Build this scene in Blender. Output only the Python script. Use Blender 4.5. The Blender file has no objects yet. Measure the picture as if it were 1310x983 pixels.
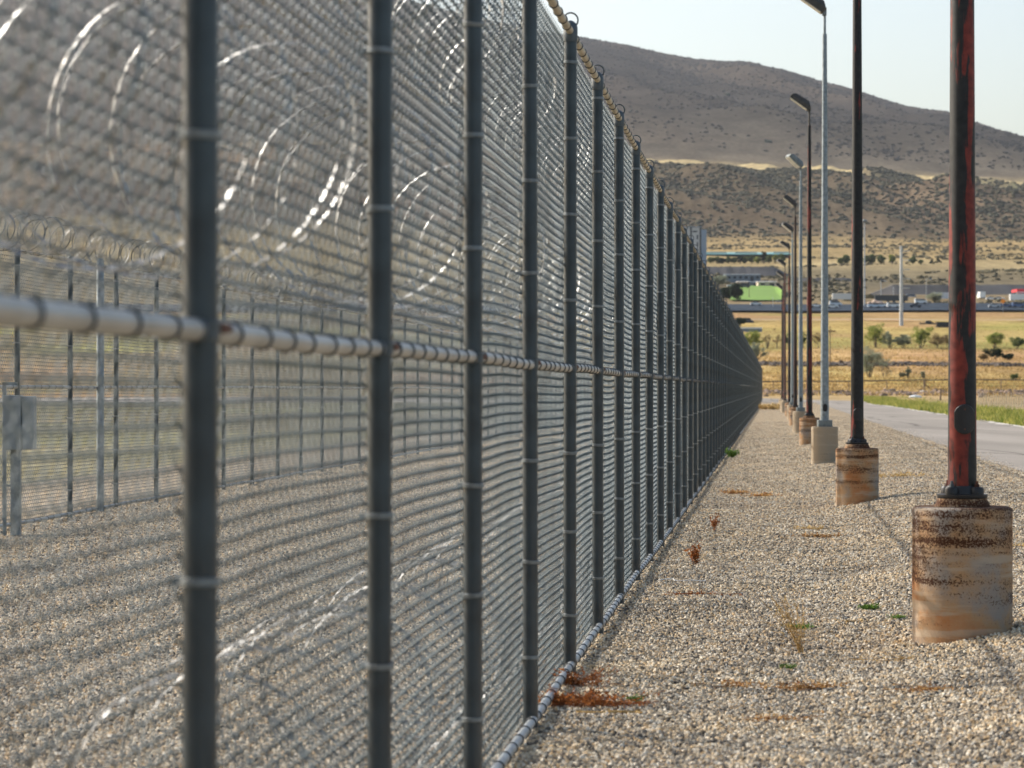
import bpy, math, random
import numpy as np
from mathutils import noise as mn, Vector
random.seed(7); RS = np.random.RandomState(7)
R = math.radians
col = bpy.context.scene.collection
F = 3450.0            # focal length in photo pixels (photo 1310 wide)
CX, HY, CZ = 655.0, 497.0, 1.607
SL = (989.0-655.0)/F  # the fence, the lamp row and the road run to this direction
ROT = -math.atan(SL); CO = math.cos(math.atan(SL))

# ------------------------------------------------------------------ helpers
def link(o, parent=None):
    col.objects.link(o)
    if parent is not None: o.parent = parent
    return o
def tag(o, label=None, cat=None, group=None, kind=None):
    if label: o['label'] = label
    if cat: o['category'] = cat
    if group: o['group'] = group
    if kind: o['kind'] = kind
    return o
def empty(name, loc, rz=0.0):
    o = bpy.data.objects.new(name, None); o.location = loc; o.rotation_euler = (0, 0, rz)
    o.empty_display_size = .2
    return link(o)
def arr_mesh(name, V, Fc, mat, smooth=True):
    me = bpy.data.meshes.new(name)
    V = np.asarray(V, dtype=np.float32)
    Fc = np.asarray(Fc, dtype=np.int32); n, k = Fc.shape
    me.vertices.add(len(V)); me.vertices.foreach_set('co', V.ravel())
    me.loops.add(n*k); me.loops.foreach_set('vertex_index', Fc.ravel())
    me.polygons.add(n); me.polygons.foreach_set('loop_start', np.arange(0, n*k, k, dtype=np.int32))
    me.polygons.foreach_set('loop_total', np.full(n, k, dtype=np.int32))
    me.polygons.foreach_set('use_smooth', np.full(n, smooth, dtype=bool))
    me.update(calc_edges=True); me.validate()
    if mat: me.materials.append(mat)
    return me
def obj(name, me, parent=None, loc=None):
    o = bpy.data.objects.new(name, me); link(o, parent)
    if loc is not None: o.location = loc
    return o
def tubes(P, r, sides=4, ref=(0, 1, 0.001), caps=True):
    """P: (K,M,3) paths; r scalar or (K,M)"""
    P = np.asarray(P, dtype=float); K, M, _ = P.shape
    T = np.empty_like(P); T[:, 1:-1] = P[:, 2:]-P[:, :-2]; T[:, 0] = P[:, 1]-P[:, 0]; T[:, -1] = P[:, -1]-P[:, -2]
    T /= np.linalg.norm(T, axis=2, keepdims=True)+1e-12
    rf = np.array(ref, float); rf /= np.linalg.norm(rf)
    N1 = np.cross(T, rf); N1 /= np.linalg.norm(N1, axis=2, keepdims=True)+1e-12
    N2 = np.cross(T, N1)
    a = np.arange(sides)*2*math.pi/sides
    rr = np.broadcast_to(np.asarray(r, float), (K, M))[:, :, None, None]
    V = P[:, :, None, :]+rr*(np.cos(a)[None, None, :, None]*N1[:, :, None, :]+np.sin(a)[None, None, :, None]*N2[:, :, None, :])
    idx = np.arange(K*M*sides).reshape(K, M, sides)
    A = idx[:, :-1]; B = idx[:, 1:]
    Q = np.stack([A, np.roll(A, -1, 2), np.roll(B, -1, 2), B], axis=-1).reshape(-1, 4)
    V = V.reshape(-1, 3)
    if caps and sides == 4:
        Q = np.concatenate([Q, idx[:, 0, ::-1].reshape(-1, 4), idx[:, -1].reshape(-1, 4)])
    return V, Q
class MB:
    """collects simple shapes and becomes ONE mesh"""
    def __init__(s): s.v = []; s.f = []
    def add(s, V, Fs):
        b = len(s.v); s.v += [tuple(map(float, v)) for v in V]; s.f += [tuple(int(i)+b for i in f) for f in Fs]; return s
    def box(s, x0, x1, y0, y1, z0, z1, rot=None, piv=(0, 0, 0)):
        V = [(x, y, z) for z in (z0, z1) for y in (y0, y1) for x in (x0, x1)]
        if rot is not None:
            V = [tuple(rot @ (Vector(v)-Vector(piv))+Vector(piv)) for v in V]
        return s.add(V, [(0, 2, 3, 1), (4, 5, 7, 6), (0, 1, 5, 4), (2, 6, 7, 3), (0, 4, 6, 2), (1, 3, 7, 5)])
    def lathe(s, prof, n=32, c=(0, 0), cap=True):
        V = []; Fs = []
        for r, z in prof:
            for k in range(n):
                a = 2*math.pi*k/n; V.append((c[0]+r*math.cos(a), c[1]+r*math.sin(a), z))
        for i in range(len(prof)-1):
            for k in range(n):
                k2 = (k+1) % n; Fs.append((i*n+k, i*n+k2, (i+1)*n+k2, (i+1)*n+k))
        if cap:
            Fs.append(tuple(reversed(range(n)))); Fs.append(tuple((len(prof)-1)*n+k for k in range(n)))
        return s.add(V, Fs)
    def tube(s, pts, r, sides=8, ref=(0, 1, 0.001)):
        rr = np.array(r if hasattr(r, '__len__') else [r]*len(pts))[None, :]
        V, Q = tubes(np.array(pts)[None], rr, sides, ref, caps=False)
        M = len(pts); s.add(V, [tuple(q) for q in Q]+[tuple(range(sides))[::-1], tuple((M-1)*sides+k for k in range(sides))])
        return s
    def ring(s, c, R_, r, axis='y', n=20, m=6, sx=1.0):
        V = []; Fs = []
        for i in range(n):
            a = 2*math.pi*i/n
            for j in range(m):
                b = 2*math.pi*j/m; q = R_+r*math.cos(b); w = r*math.sin(b)*sx
                u, v = q*math.cos(a), q*math.sin(a)
                p = (u, w, v) if axis == 'y' else ((u, v, w) if axis == 'z' else (w, u, v))
                V.append((c[0]+p[0], c[1]+p[1], c[2]+p[2]))
        for i in range(n):
            for j in range(m):
                i2 = (i+1) % n; j2 = (j+1) % m
                Fs.append((i*m+j, i2*m+j, i2*m+j2, i*m+j2))
        return s.add(V, Fs)
    def mesh(s, name, mat, smooth=False, bevel=0):
        me = bpy.data.meshes.new(name); me.from_pydata(s.v, [], s.f); me.validate()
        if mat: me.materials.append(mat)
        if smooth:
            me.polygons.foreach_set('use_smooth', [True]*len(me.polygons))
            try: me.set_sharp_from_angle(angle=R(35))
            except Exception: pass
        return me
    def build(s, name, mat, parent=None, loc=None, smooth=False, bevel=0):
        o = obj(name, s.mesh(name, mat, smooth), parent, loc)
        if bevel:
            b = o.modifiers.new('bevel', 'BEVEL'); b.width = bevel; b.segments = 2; b.limit_method = 'ANGLE'
        return o

# ------------------------------------------------------------------ materials
def new_mat(name):
    m = bpy.data.materials.new(name); m.use_nodes = True; nt = m.node_tree
    return m, nt, nt.nodes['Principled BSDF']
def N(nt, t, **kw):
    n = nt.nodes.new(t)
    for k, v in kw.items():
        if k in n.inputs: n.inputs[k].default_value = v
        else: setattr(n, k, v)
    return n
def L(nt, a, b): nt.links.new(a, b)
def ramp(nt, stops, interp='LINEAR'):
    r = nt.nodes.new('ShaderNodeValToRGB'); cr = r.color_ramp; cr.interpolation = interp
    while len(cr.elements) < len(stops): cr.elements.new(.5)
    for e, (p, c) in zip(cr.elements, stops):
        e.position = p; e.color = (*c, 1) if len(c) == 3 else c
    return r
def mixc(nt, fac, a, b, mode='MIX'):
    m = nt.nodes.new('ShaderNodeMix'); m.data_type = 'RGBA'; m.blend_type = mode
    for s_, v in ((0, fac), (6, a), (7, b)):
        if hasattr(v, 'is_linked'): L(nt, v, m.inputs[s_])
        else: m.inputs[s_].default_value = v if s_ == 0 else ((*v, 1) if len(v) == 3 else v)
    return m.outputs[2]
def simple(name, c, rough=.6, metal=0., var=.25, scale=12., bump=0., spec=.5):
    m, nt, b = new_mat(name)
    tc = N(nt, 'ShaderNodeTexCoord'); nz = N(nt, 'ShaderNodeTexNoise', Scale=scale, Detail=5.)
    L(nt, tc.outputs['Object'], nz.inputs['Vector'])
    r = ramp(nt, [(.3, tuple(x*(1-var) for x in c)), (.7, tuple(min(1, x*(1+var)) for x in c))])
    L(nt, nz.outputs[0], r.inputs[0]); L(nt, r.outputs[0], b.inputs['Base Color'])
    b.inputs['Roughness'].default_value = rough; b.inputs['Metallic'].default_value = metal
    b.inputs['Specular IOR Level'].default_value = spec
    if bump:
        bp = N(nt, 'ShaderNodeBump', Strength=bump, Distance=.01); L(nt, nz.outputs[0], bp.inputs['Height']); L(nt, bp.outputs[0], b.inputs['Normal'])
    return m
M = {}
M['post'] = simple('dark slate coated steel', (.021, .034, .042), .38, 0, .4, 9, .0, .55)
M['cap'] = simple('post cap cast metal', (.055, .07, .078), .45, 0, .3, 20)
M['band'] = simple('galvanised tie band', (.17, .19, .195), .45, .4, .25, 30)
M['rail'] = simple('galvanised rail pipe', (.36, .36, .34), .42, .25, .18, 6)
M['toprail'] = simple('weathered cream rail pipe', (.42, .38, .29), .5, .1, .2, 6)
M['botrail'] = simple('galvanised bottom rail pipe', (.30, .32, .33), .45, .3, .25, 7)
M['tie'] = simple('dark steel tie wire', (.045, .055, .06), .5, .3)
M['rust'] = simple('rusted steel', (.09, .035, .02), .85, 0, .5, 40)
M['wire'] = simple('galvanised chain link wire', (.088, .118, .125), .45, .2, .3, 3)
M['wiref'] = simple('galvanised chain link wire far', (.095, .112, .12), .45, .2, .3, 3)
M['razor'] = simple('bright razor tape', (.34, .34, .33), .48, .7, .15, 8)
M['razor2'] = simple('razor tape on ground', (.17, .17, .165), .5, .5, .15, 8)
M['galv'] = simple('galvanised lamp pole steel', (.20, .235, .25), .5, .3, .28, 16)
M['hole'] = simple('dark hand hole', (.015, .017, .018), .8)
M['bronze'] = simple('dark bronze housing', (.055, .050, .042), .5, .2, .3, 10)
M['ghead'] = simple('grey lamp housing', (.16, .18, .175), .5, .2, .3, 10)
M['lens'] = simple('lamp glass lens', (.55, .55, .50), .15, 0, .1, 10)
M['cabinet'] = simple('grey steel cabinet', (.20, .235, .25), .5, .1, .15, 5)
M['cabinet2'] = simple('pale steel cabinet', (.30, .34, .35), .5, .1, .15, 5)
M['white'] = simple('white paint', (.75, .75, .73), .5, 0, .08, .3)
M['glass'] = simple('dark window glass', (.03, .04, .05), .1, 0, .2, 1)
M['tyre'] = simple('black rubber', (.02, .02, .02), .8)
M['wood'] = simple('weathered fence wood', (.20, .14, .09), .85, 0, .4, 8)
M['lath'] = simple('sun bleached lath', (.55, .46, .34), .85, 0, .3, 5)
M['bark'] = simple('tree bark', (.10, .075, .055), .9, 0, .4, 4)
M['steelpole'] = simple('pale steel utility pole', (.42, .44, .45), .5, .2, .1, .5)
M['blackpaint'] = simple('black pole paint', (.010, .009, .009), .5, 0, .3, 12)
M['dark'] = simple('dark machine paint', (.03, .035, .045), .5, 0, .4, .6)

def leafmat(name, c1, c2, sc=.6):
    m, nt, b = new_mat(name); g = N(nt, 'ShaderNodeNewGeometry'); tc = N(nt, 'ShaderNodeTexCoord')
    nz = N(nt, 'ShaderNodeTexNoise', Scale=sc, Detail=3.); L(nt, tc.outputs['Object'], nz.inputs['Vector'])
    ad = N(nt, 'ShaderNodeMath', operation='ADD'); L(nt, nz.outputs[0], ad.inputs[0])
    ml = N(nt, 'ShaderNodeMath', operation='MULTIPLY_ADD'); L(nt, g.outputs['Random Per Island'], ml.inputs[0]); ml.inputs[1].default_value = .6; ml.inputs[2].default_value = -.3
    L(nt, ml.outputs[0], ad.inputs[1])
    r = ramp(nt, [(.25, c1), (.75, c2)]); L(nt, ad.outputs[0], r.inputs[0]); L(nt, r.outputs[0], b.inputs['Base Color'])
    b.inputs['Roughness'].default_value = .7; b.inputs['Specular IOR Level'].default_value = .25
    tr = N(nt, 'ShaderNodeBsdfTranslucent'); L(nt, r.outputs[0], tr.inputs['Color'])
    mx = N(nt, 'ShaderNodeMixShader'); mx.inputs[0].default_value = .42
    L(nt, b.outputs[0], mx.inputs[1]); L(nt, tr.outputs[0], mx.inputs[2])
    L(nt, mx.outputs[0], nt.nodes['Material Output'].inputs['Surface'])
    return m
M['leaf_green'] = leafmat('yellow green leaves', (.14, .17, .035), (.36, .38, .09))
M['leaf_dark'] = leafmat('dark evergreen leaves', (.010, .022, .012), (.03, .05, .022))
M['leaf_grey'] = leafmat('grey green leaves', (.15, .17, .11), (.32, .34, .24))
M['leaf_mid'] = leafmat('mid green leaves', (.06, .09, .03), (.17, .21, .07))
M['leaf_brown'] = leafmat('dry brown leaves', (.20, .15, .07), (.40, .30, .15))
M['weed_rust'] = leafmat('dead rust red weed', (.16, .05, .015), (.42, .16, .045), 20)
M['weed_orange'] = leafmat('orange dead weed', (.26, .11, .035), (.58, .36, .14), 20)
M['weed_straw'] = leafmat('dead straw weed', (.34, .22, .08), (.62, .45, .20), 20)
M['weed_green'] = leafmat('small green weed', (.05, .11, .015), (.16, .26, .05), 20)
M['grass'] = leafmat('roadside grass blades', (.09, .14, .02), (.42, .38, .10), .5)

# painted, peeling lamp poles: red primer under dark paint
def peel(name, bias, dark=(.014, .014, .013), red=(.19, .030, .020), seed=0.):
    m, nt, b = new_mat(name)
    tc = N(nt, 'ShaderNodeTexCoord'); mp = N(nt, 'ShaderNodeMapping'); mp.inputs['Scale'].default_value = (6, 6, .75); mp.inputs['Location'].default_value = (seed, seed*2, seed*.7)
    L(nt, tc.outputs['Object'], mp.inputs['Vector'])
    n1 = N(nt, 'ShaderNodeTexNoise', Scale=1.15, Detail=7., Roughness=.62); L(nt, mp.outputs[0], n1.inputs['Vector'])
    r = ramp(nt, [(bias-.010, (0, 0, 0)), (bias+.010, (1, 1, 1))]); L(nt, n1.outputs[0], r.inputs[0])
    n2 = N(nt, 'ShaderNodeTexNoise', Scale=22., Detail=5.); L(nt, tc.outputs['Object'], n2.inputs['Vector'])
    redr = ramp(nt, [(.3, tuple(x*.55 for x in red)), (.72, tuple(x*1.25 for x in red))]); L(nt, n2.outputs[0], redr.inputs[0])
    dr = ramp(nt, [(.3, tuple(x*.7 for x in dark)), (.75, tuple(x*1.9 for x in dark))]); L(nt, n2.outputs[0], dr.inputs[0])
    L(nt, mixc(nt, r.outputs[0], dr.outputs[0], redr.outputs[0]), b.inputs['Base Color'])
    b.inputs['Roughness'].default_value = .55; b.inputs['Specular IOR Level'].default_value = .3
    bp = N(nt, 'ShaderNodeBump', Strength=.25, Distance=.004); L(nt, r.outputs[0], bp.inputs['Height']); L(nt, bp.outputs[0], b.inputs['Normal'])
    return m
M['pole1'] = peel('peeling red and black pole paint', .52, red=(.18,.028,.018), seed=5.7)
M['pole2'] = peel('black pole paint with red wear', .58, seed=11.)
M['pole4'] = peel('red brown pole paint', .54, red=(.14, .028, .02), seed=21.)
M['pole6'] = peel('dark brown pole paint', .60, (.03, .018, .014), (.09, .03, .02), seed=31.)
M['pole9'] = peel('faded brown pole paint', .45, (.06, .035, .03), (.12, .06, .05), seed=41.)

def pier_mat(name, rust, base=(.36, .29, .20), seed=0.):
    m, nt, b = new_mat(name)
    tc = N(nt, 'ShaderNodeTexCoord'); sp = N(nt, 'ShaderNodeSeparateXYZ'); L(nt, tc.outputs['Object'], sp.inputs[0])
    off = N(nt, 'ShaderNodeMapping'); off.inputs['Location'].default_value = (seed, seed, seed); L(nt, tc.outputs['Object'], off.inputs['Vector'])
    n1 = N(nt, 'ShaderNodeTexNoise', Scale=3.2, Detail=6., Roughness=.6); L(nt, off.outputs[0], n1.inputs['Vector'])
    c1 = ramp(nt, [(.34, (.38, .165, .065)), (.48, (.36, .23, .125)), (.62, (.27, .235, .20))]); L(nt, n1.outputs[0], c1.inputs[0])
    base_c = mixc(nt, rust, base, c1.outputs[0])
    # horizontal bands of crumbled dark crust
    mp = N(nt, 'ShaderNodeMapping'); mp.inputs['Scale'].default_value = (1.3, 1.3, 13.); L(nt, off.outputs[0], mp.inputs['Vector'])
    nb = N(nt, 'ShaderNodeTexNoise', Scale=1., Detail=4., Roughness=.55); L(nt, mp.outputs[0], nb.inputs['Vector'])
    ns = N(nt, 'ShaderNodeTexNoise', Scale=85., Detail=4., Roughness=.75); L(nt, off.outputs[0], ns.inputs['Vector'])
    zr = ramp(nt, [(.0, (.0, .0, .0)), (.35, (.45, .45, .45)), (1., (1, 1, 1))]); L(nt, sp.outputs[2], zr.inputs[0])
    s1 = N(nt, 'ShaderNodeMath', operation='MULTIPLY_ADD'); L(nt, nb.outputs[0], s1.inputs[0]); s1.inputs[1].default_value = .95; L(nt, ns.outputs[0], s1.inputs[2])
    s2 = N(nt, 'ShaderNodeMath', operation='MULTIPLY_ADD'); L(nt, zr.outputs[0], s2.inputs[0]); s2.inputs[1].default_value = .30*rust; L(nt, s1.outputs[0], s2.inputs[2])
    cr = ramp(nt, [(.0, (0, 0, 0)), (.01, (0, 0, 0)), (.10, (1, 1, 1))])
    s3 = N(nt, 'ShaderNodeMath', operation='SUBTRACT'); L(nt, s2.outputs[0], s3.inputs[0]); s3.inputs[1].default_value = 1.19-.02*rust
    L(nt, s3.outputs[0], cr.inputs[0])
    # pale rings between
    pb = ramp(nt, [(.36, (1, 1, 1)), (.44, (0, 0, 0))]); L(nt, nb.outputs[0], pb.inputs[0])
    pf = N(nt, 'ShaderNodeMath', operation='MULTIPLY'); L(nt, pb.outputs[0], pf.inputs[0]); pf.inputs[1].default_value = .55
    c2 = mixc(nt, pf.outputs[0], base_c, (.42, .35, .26))
    c3 = mixc(nt, cr.outputs[0], c2, (.065, .026, .012))
    L(nt, c3, b.inputs['Base Color']); b.inputs['Roughness'].default_value = .9; b.inputs['Specular IOR Level'].default_value = .2
    bp = N(nt, 'ShaderNodeBump', Strength=.5, Distance=.006)
    inv = N(nt, 'ShaderNodeMath', operation='MULTIPLY_ADD'); L(nt, cr.outputs[0], inv.inputs[0]); inv.inputs[1].default_value = -.6; L(nt, ns.outputs[0], inv.inputs[2])
    L(nt, inv.outputs[0], bp.inputs['Height']); L(nt, bp.outputs[0], b.inputs['Normal'])
    return m
M['pier1'] = pier_mat('rust stained crumbling concrete', 1., seed=2.3)
M['pier2'] = pier_mat('speckled rust stained concrete', 1., seed=7.7)
M['pier3'] = pier_mat('plain tan concrete', .12, (.33, .27, .19), seed=13.)
M['pier4'] = pier_mat('orange rust stained concrete', 1., seed=17.)

# gravel
def stone_ramp(nt):
    return ramp(nt, [(0., (.07, .065, .06)), (.14, (.19, .17, .145)), (.28, (.36, .31, .245)), (.46, (.58, .49, .36)), (.62, (.56, .39, .21)), (.76, (.70, .60, .45)), (1., (.88, .82, .70))])
m, nt, b = new_mat('gravel stones'); M['stone'] = m
oi = N(nt, 'ShaderNodeObjectInfo'); r = stone_ramp(nt); L(nt, oi.outputs['Random'], r.inputs[0])
tc = N(nt, 'ShaderNodeTexCoord'); nz = N(nt, 'ShaderNodeTexNoise', Scale=3., Detail=4.); L(nt, tc.outputs['Object'], nz.inputs['Vector'])
rr = ramp(nt, [(.3, (.75, .74, .72)), (.7, (1, 1, 1))]); L(nt, nz.outputs[0], rr.inputs[0])
g = N(nt, 'ShaderNodeNewGeometry'); n5 = N(nt, 'ShaderNodeTexNoise', Scale=.9, Detail=5., Roughness=.65); L(nt, g.outputs['Position'], n5.inputs['Vector'])
r5 = ramp(nt, [(.34, (.66, .65, .64)), (.50, (.98, .97, .95)), (.68, (1.12, 1.06, .94))]); L(nt, n5.outputs[0], r5.inputs[0])
L(nt, mixc(nt, 1., mixc(nt, 1., r.outputs[0], rr.outputs[0], 'MULTIPLY'), r5.outputs[0], 'MULTIPLY'), b.inputs['Base Color']); b.inputs['Roughness'].default_value = .85
b.inputs['Specular IOR Level'].default_value = .3
m, nt, b = new_mat('gravel bed'); M['gravel'] = m
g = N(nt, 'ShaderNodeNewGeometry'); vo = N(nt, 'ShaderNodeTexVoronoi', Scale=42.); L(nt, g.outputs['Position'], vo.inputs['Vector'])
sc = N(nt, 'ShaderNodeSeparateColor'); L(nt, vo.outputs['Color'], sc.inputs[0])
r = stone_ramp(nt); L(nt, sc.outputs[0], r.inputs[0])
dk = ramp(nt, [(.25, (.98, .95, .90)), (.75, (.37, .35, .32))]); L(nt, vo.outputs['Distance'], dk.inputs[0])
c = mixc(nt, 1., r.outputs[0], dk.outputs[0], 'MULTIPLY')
n2 = N(nt, 'ShaderNodeTexNoise', Scale=.55, Detail=6., Roughness=.65); L(nt, g.outputs['Position'], n2.inputs['Vector'])
r2 = ramp(nt, [(.3, (.80, .79, .78)), (.5, (1, .98, .95)), (.72, (1.12, 1.05, .93))]); L(nt, n2.outputs[0], r2.inputs[0])
c = mixc(nt, 1., c, r2.outputs[0], 'MULTIPLY')
n3 = N(nt, 'ShaderNodeTexNoise', Scale=9., Detail=5., Roughness=.7); L(nt, g.outputs['Position'], n3.inputs['Vector'])
r3 = ramp(nt, [(.3, (.72, .72, .72)), (.5, (1, 1, 1)), (.7, (1.25, 1.22, 1.16))]); L(nt, n3.outputs[0], r3.inputs[0])
c = mixc(nt, 1., c, r3.outputs[0], 'MULTIPLY')
L(nt, c, b.inputs['Base Color']); b.inputs['Roughness'].default_value = .95; b.inputs['Specular IOR Level'].default_value = .04
bp = N(nt, 'ShaderNodeBump', Strength=.8, Distance=.012); iv = N(nt, 'ShaderNodeMath', operation='SUBTRACT'); iv.inputs[0].default_value = 1.; L(nt, vo.outputs['Distance'], iv.inputs[1])
L(nt, iv.outputs[0], bp.inputs['Height']); L(nt, bp.outputs[0], b.inputs['Normal'])

# asphalt
def asphalt(name, c, crack=True):
    m, nt, b = new_mat(name)
    g = N(nt, 'ShaderNodeNewGeometry'); n1 = N(nt, 'ShaderNodeTexNoise', Scale=.35, Detail=8., Roughness=.6)
    mp = N(nt, 'ShaderNodeMapping'); mp.inputs['Scale'].default_value = (1, .12, 1); mp.inputs['Rotation'].default_value = (0, 0, ROT)
    L(nt, g.outputs['Position'], mp.inputs['Vector']); L(nt, mp.outputs[0], n1.inputs['Vector'])
    r = ramp(nt, [(.3, tuple(x*.8 for x in c)), (.7, tuple(x*1.18 for x in c))]); L(nt, n1.outputs[0], r.inputs[0])
    n2 = N(nt, 'ShaderNodeTexNoise', Scale=60., Detail=3.); L(nt, g.outputs['Position'], n2.inputs['Vector'])
    r2 = ramp(nt, [(.3, (.8, .8, .8)), (.7, (1.15, 1.15, 1.15))]); L(nt, n2.outputs[0], r2.inputs[0])
    c_ = mixc(nt, 1., r.outputs[0], r2.outputs[0], 'MULTIPLY')
    if crack:
        mp2 = N(nt, 'ShaderNodeMapping'); mp2.inputs['Scale'].default_value = (.28, .045, 1); L(nt, g.outputs['Position'], mp2.inputs['Vector'])
        nn = N(nt, 'ShaderNodeTexNoise', Scale=1.4, Detail=4.); L(nt, mp2.outputs[0], nn.inputs['Vector'])
        ad = mixc(nt, .35, mp2.outputs[0], nn.outputs[1])
        vo = N(nt, 'ShaderNodeTexVoronoi', feature='DISTANCE_TO_EDGE', Scale=1.); L(nt, ad, vo.inputs['Vector'])
        cr = ramp(nt, [(.0, (1, 1, 1)), (.012, (0, 0, 0))]); L(nt, vo.outputs['Distance'], cr.inputs[0])
        c_ = mixc(nt, cr.outputs[0], c_, tuple(x*.35 for x in c))
    L(nt, c_, b.inputs['Base Color']); b.inputs['Roughness'].default_value = .95; b.inputs['Specular IOR Level'].default_value = .03
    return m
M['road'] = asphalt('worn pale asphalt', (.27, .245, .215))
M['hwy'] = asphalt('distant highway asphalt', (.040, .052, .068), False)
M['track'] = asphalt('distant pale road', (.30, .28, .25), False)

# terrain: zone colour per vertex (what grows or lies there) broken up by noise
m, nt, b = new_mat('dry terrain'); M['terrain'] = m
at = N(nt, 'ShaderNodeAttribute', attribute_name='zone'); g = N(nt, 'ShaderNodeNewGeometry')
c = at.outputs['Color']
for scl, lo, hi, rot in ((.9, .66, 1.34, 0), (.14, .74, 1.26, 0), (.018, .80, 1.2, 0), (.0035, .86, 1.14, 0)):
    nz = N(nt, 'ShaderNodeTexNoise', Scale=scl, Detail=6., Roughness=.62); L(nt, g.outputs['Position'], nz.inputs['Vector'])
    r = ramp(nt, [(.33, (lo, lo*.99, lo*.96)), (.67, (hi, hi*1.0, hi*.97))]); L(nt, nz.outputs[0], r.inputs[0])
    c = mixc(nt, 1., c, r.outputs[0], 'MULTIPLY')
L(nt, c, b.inputs['Base Color']); b.inputs['Roughness'].default_value = 1.; b.inputs['Specular IOR Level'].default_value = .0

# ------------------------------------------------------------------ terrain shape
PROF = [(-40, None, 0), (225, None, 0), (255, 515.5, 0), (300, 509, 0), (330, 500, 0), (365, 492, 0), (400, 484, 0), (448, 469, 0), (458, 463, 0),
        (500, 456, 0), (560, 446, 0), (640, 434, 0), (760, 416, 0), (775, 412.5, 0), (800, 411, 0), (900, 403, 0), (930, 400, 0), (980, 391.5, 0), (1010, 389, 0),
        (1150, 375, 0), (1300, 361, 0), (1450, 347, 0), (1650, 336, 0), (1900, 322, 0), (2300, 312, 0), (2450, 303, .2), (3100, 227, 1), (3450, 217, 1), (4000, 190, 1)]
RX = [-2500, -600, 0, 200, 400, 600, 700, 760, 800, 850, 890, 960, 1000, 1040, 1100, 1160, 1210, 1260, 1310, 1500, 1900, 3500]
RY = [120, -60, -90, -60, -20, 25, 48, 58, 65, 79, 85, 87, 96, 111, 128, 149, 157, 176, 192, 225, 215, 120]
PY_Y = [p[0] for p in PROF]; PY_Z = [0 if p[1] is None else CZ+(HY-p[1])/F*p[0] for p in PROF]; PT = [p[2] for p in PROF]
def sstep(a, b, x):
    t = np.clip((x-a)/(b-a), 0, 1); return t*t*(3-2*t)
def zlow(s, Y):
    """graded ground near the fence and road"""
    b_ = (.011*np.sin(3.1*s+1.7*Y+.6)+.010*np.sin(4.3*s-1.1*Y+2.)+.012*np.sin(1.7*s+.53*Y+4.)+.008*np.sin(-2.2*s+2.9*Y))*sstep(-13, -11, s)*(1-sstep(3.3, 3.9, s))*sstep(-.9, -.3, np.abs(s+1.14)-1.0)
    return (.235*sstep(.45, 2.3, s)+b_)*(1-sstep(215, 250, Y))
def terrain_z(X, Y):
    s = X-SL*Y
    z = np.interp(Y, PY_Y, PY_Z)
    px = CX+F*X/np.maximum(Y, 50)
    # bluff crest tilts down to the right
    tilt = np.interp(Y, PY_Y, PT)*(.058*np.clip(px-1000, -500, 500))
    z = z-tilt*Y/F
    ridge = CZ+(HY-np.interp(px, RX, RY))/F*7000
    t = sstep(0., 1., (Y-3600)/3400.)
    t = (.5*t+.5*np.clip((Y-3600)/3400., 0, 1))
    z0 = z
    z = np.where(Y > 3600, z0*(1-t)+ridge*t, z)
    z = np.where(Y > 7000, ridge-(Y-7000)*.25, z)
    return z+zlow(s, Y)
def fr(x, y, sc, o=4, seed=0.):
    return mn.fractal(Vector((x*sc+seed, y*sc, seed*.37)), 1.0, 2.1, o)
us = np.unique(np.concatenate([np.linspace(-.95, -.25, 90), np.linspace(-.25, .25, 520), np.linspace(.25, .95, 90)]))
ys = np.concatenate([np.linspace(-30, 60, 70), np.linspace(60, 250, 70)[1:], np.linspace(250, 1000, 110)[1:], np.linspace(1000, 2300, 60)[1:],
                     np.linspace(2300, 2700, 24)[1:], np.linspace(2700, 3130, 90)[1:], np.linspace(3130, 3600, 26)[1:], np.linspace(3600, 7400, 95)[1:], np.linspace(7400, 9500, 6)[1:]])
UU, YY = np.meshgrid(us, ys)
XX = UU*(YY+40)
ZZ = terrain_z(XX, YY)
nr, nc = XX.shape
px = CX+F*XX/np.maximum(YY, 50)
noi = np.zeros_like(ZZ); colr = np.zeros((nr, nc, 4), np.float32); colr[..., 3] = 1
def C(*a): return np.array(a)
ZC = [(-40, C(.30, .25, .18)), (250, C(.30, .24, .16)), (315, C(.33, .24, .14)), (325, C(.27, .21, .14)), (345, C(.38, .27, .135)), (440, C(.40, .29, .14)), (449, C(.38, .27, .14)), (452, C(.20, .16, .10)), (460, C(.22, .17, .11)), (464, C(.40, .28, .15)),
      (545, C(.42, .29, .155)), (565, C(.26, .225, .10)), (640, C(.34, .27, .125)), (755, C(.34, .25, .11)), (800, C(.30, .22, .11)), (880, C(.30, .20, .11)), (925, C(.32, .22, .11)), (1000, C(.22, .17, .11)),
      (1150, C(.17, .14, .10)), (1290, C(.14, .12, .09)), (1450, C(.20, .165, .11)), (1640, C(.29, .225, .13)), (1900, C(.28, .21, .115)), (2250, C(.30, .22, .12)), (2380, C(.24, .18, .10)), (2480, C(.125, .095, .067)), (2800, C(.085, .070, .051)),
      (3000, C(.075, .075, .05)), (3080, C(.12, .105, .07)), (3115, C(.40, .32, .19)), (3440, C(.38, .30, .18)), (3560, C(.12, .10, .08)), (4100, C(.038, .034, .033)), (7000, C(.040, .035, .033)), (9500, C(.066, .054, .044))]
zy = [z[0] for z in ZC]; zc = np.array([z[1] for z in ZC])
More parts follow.
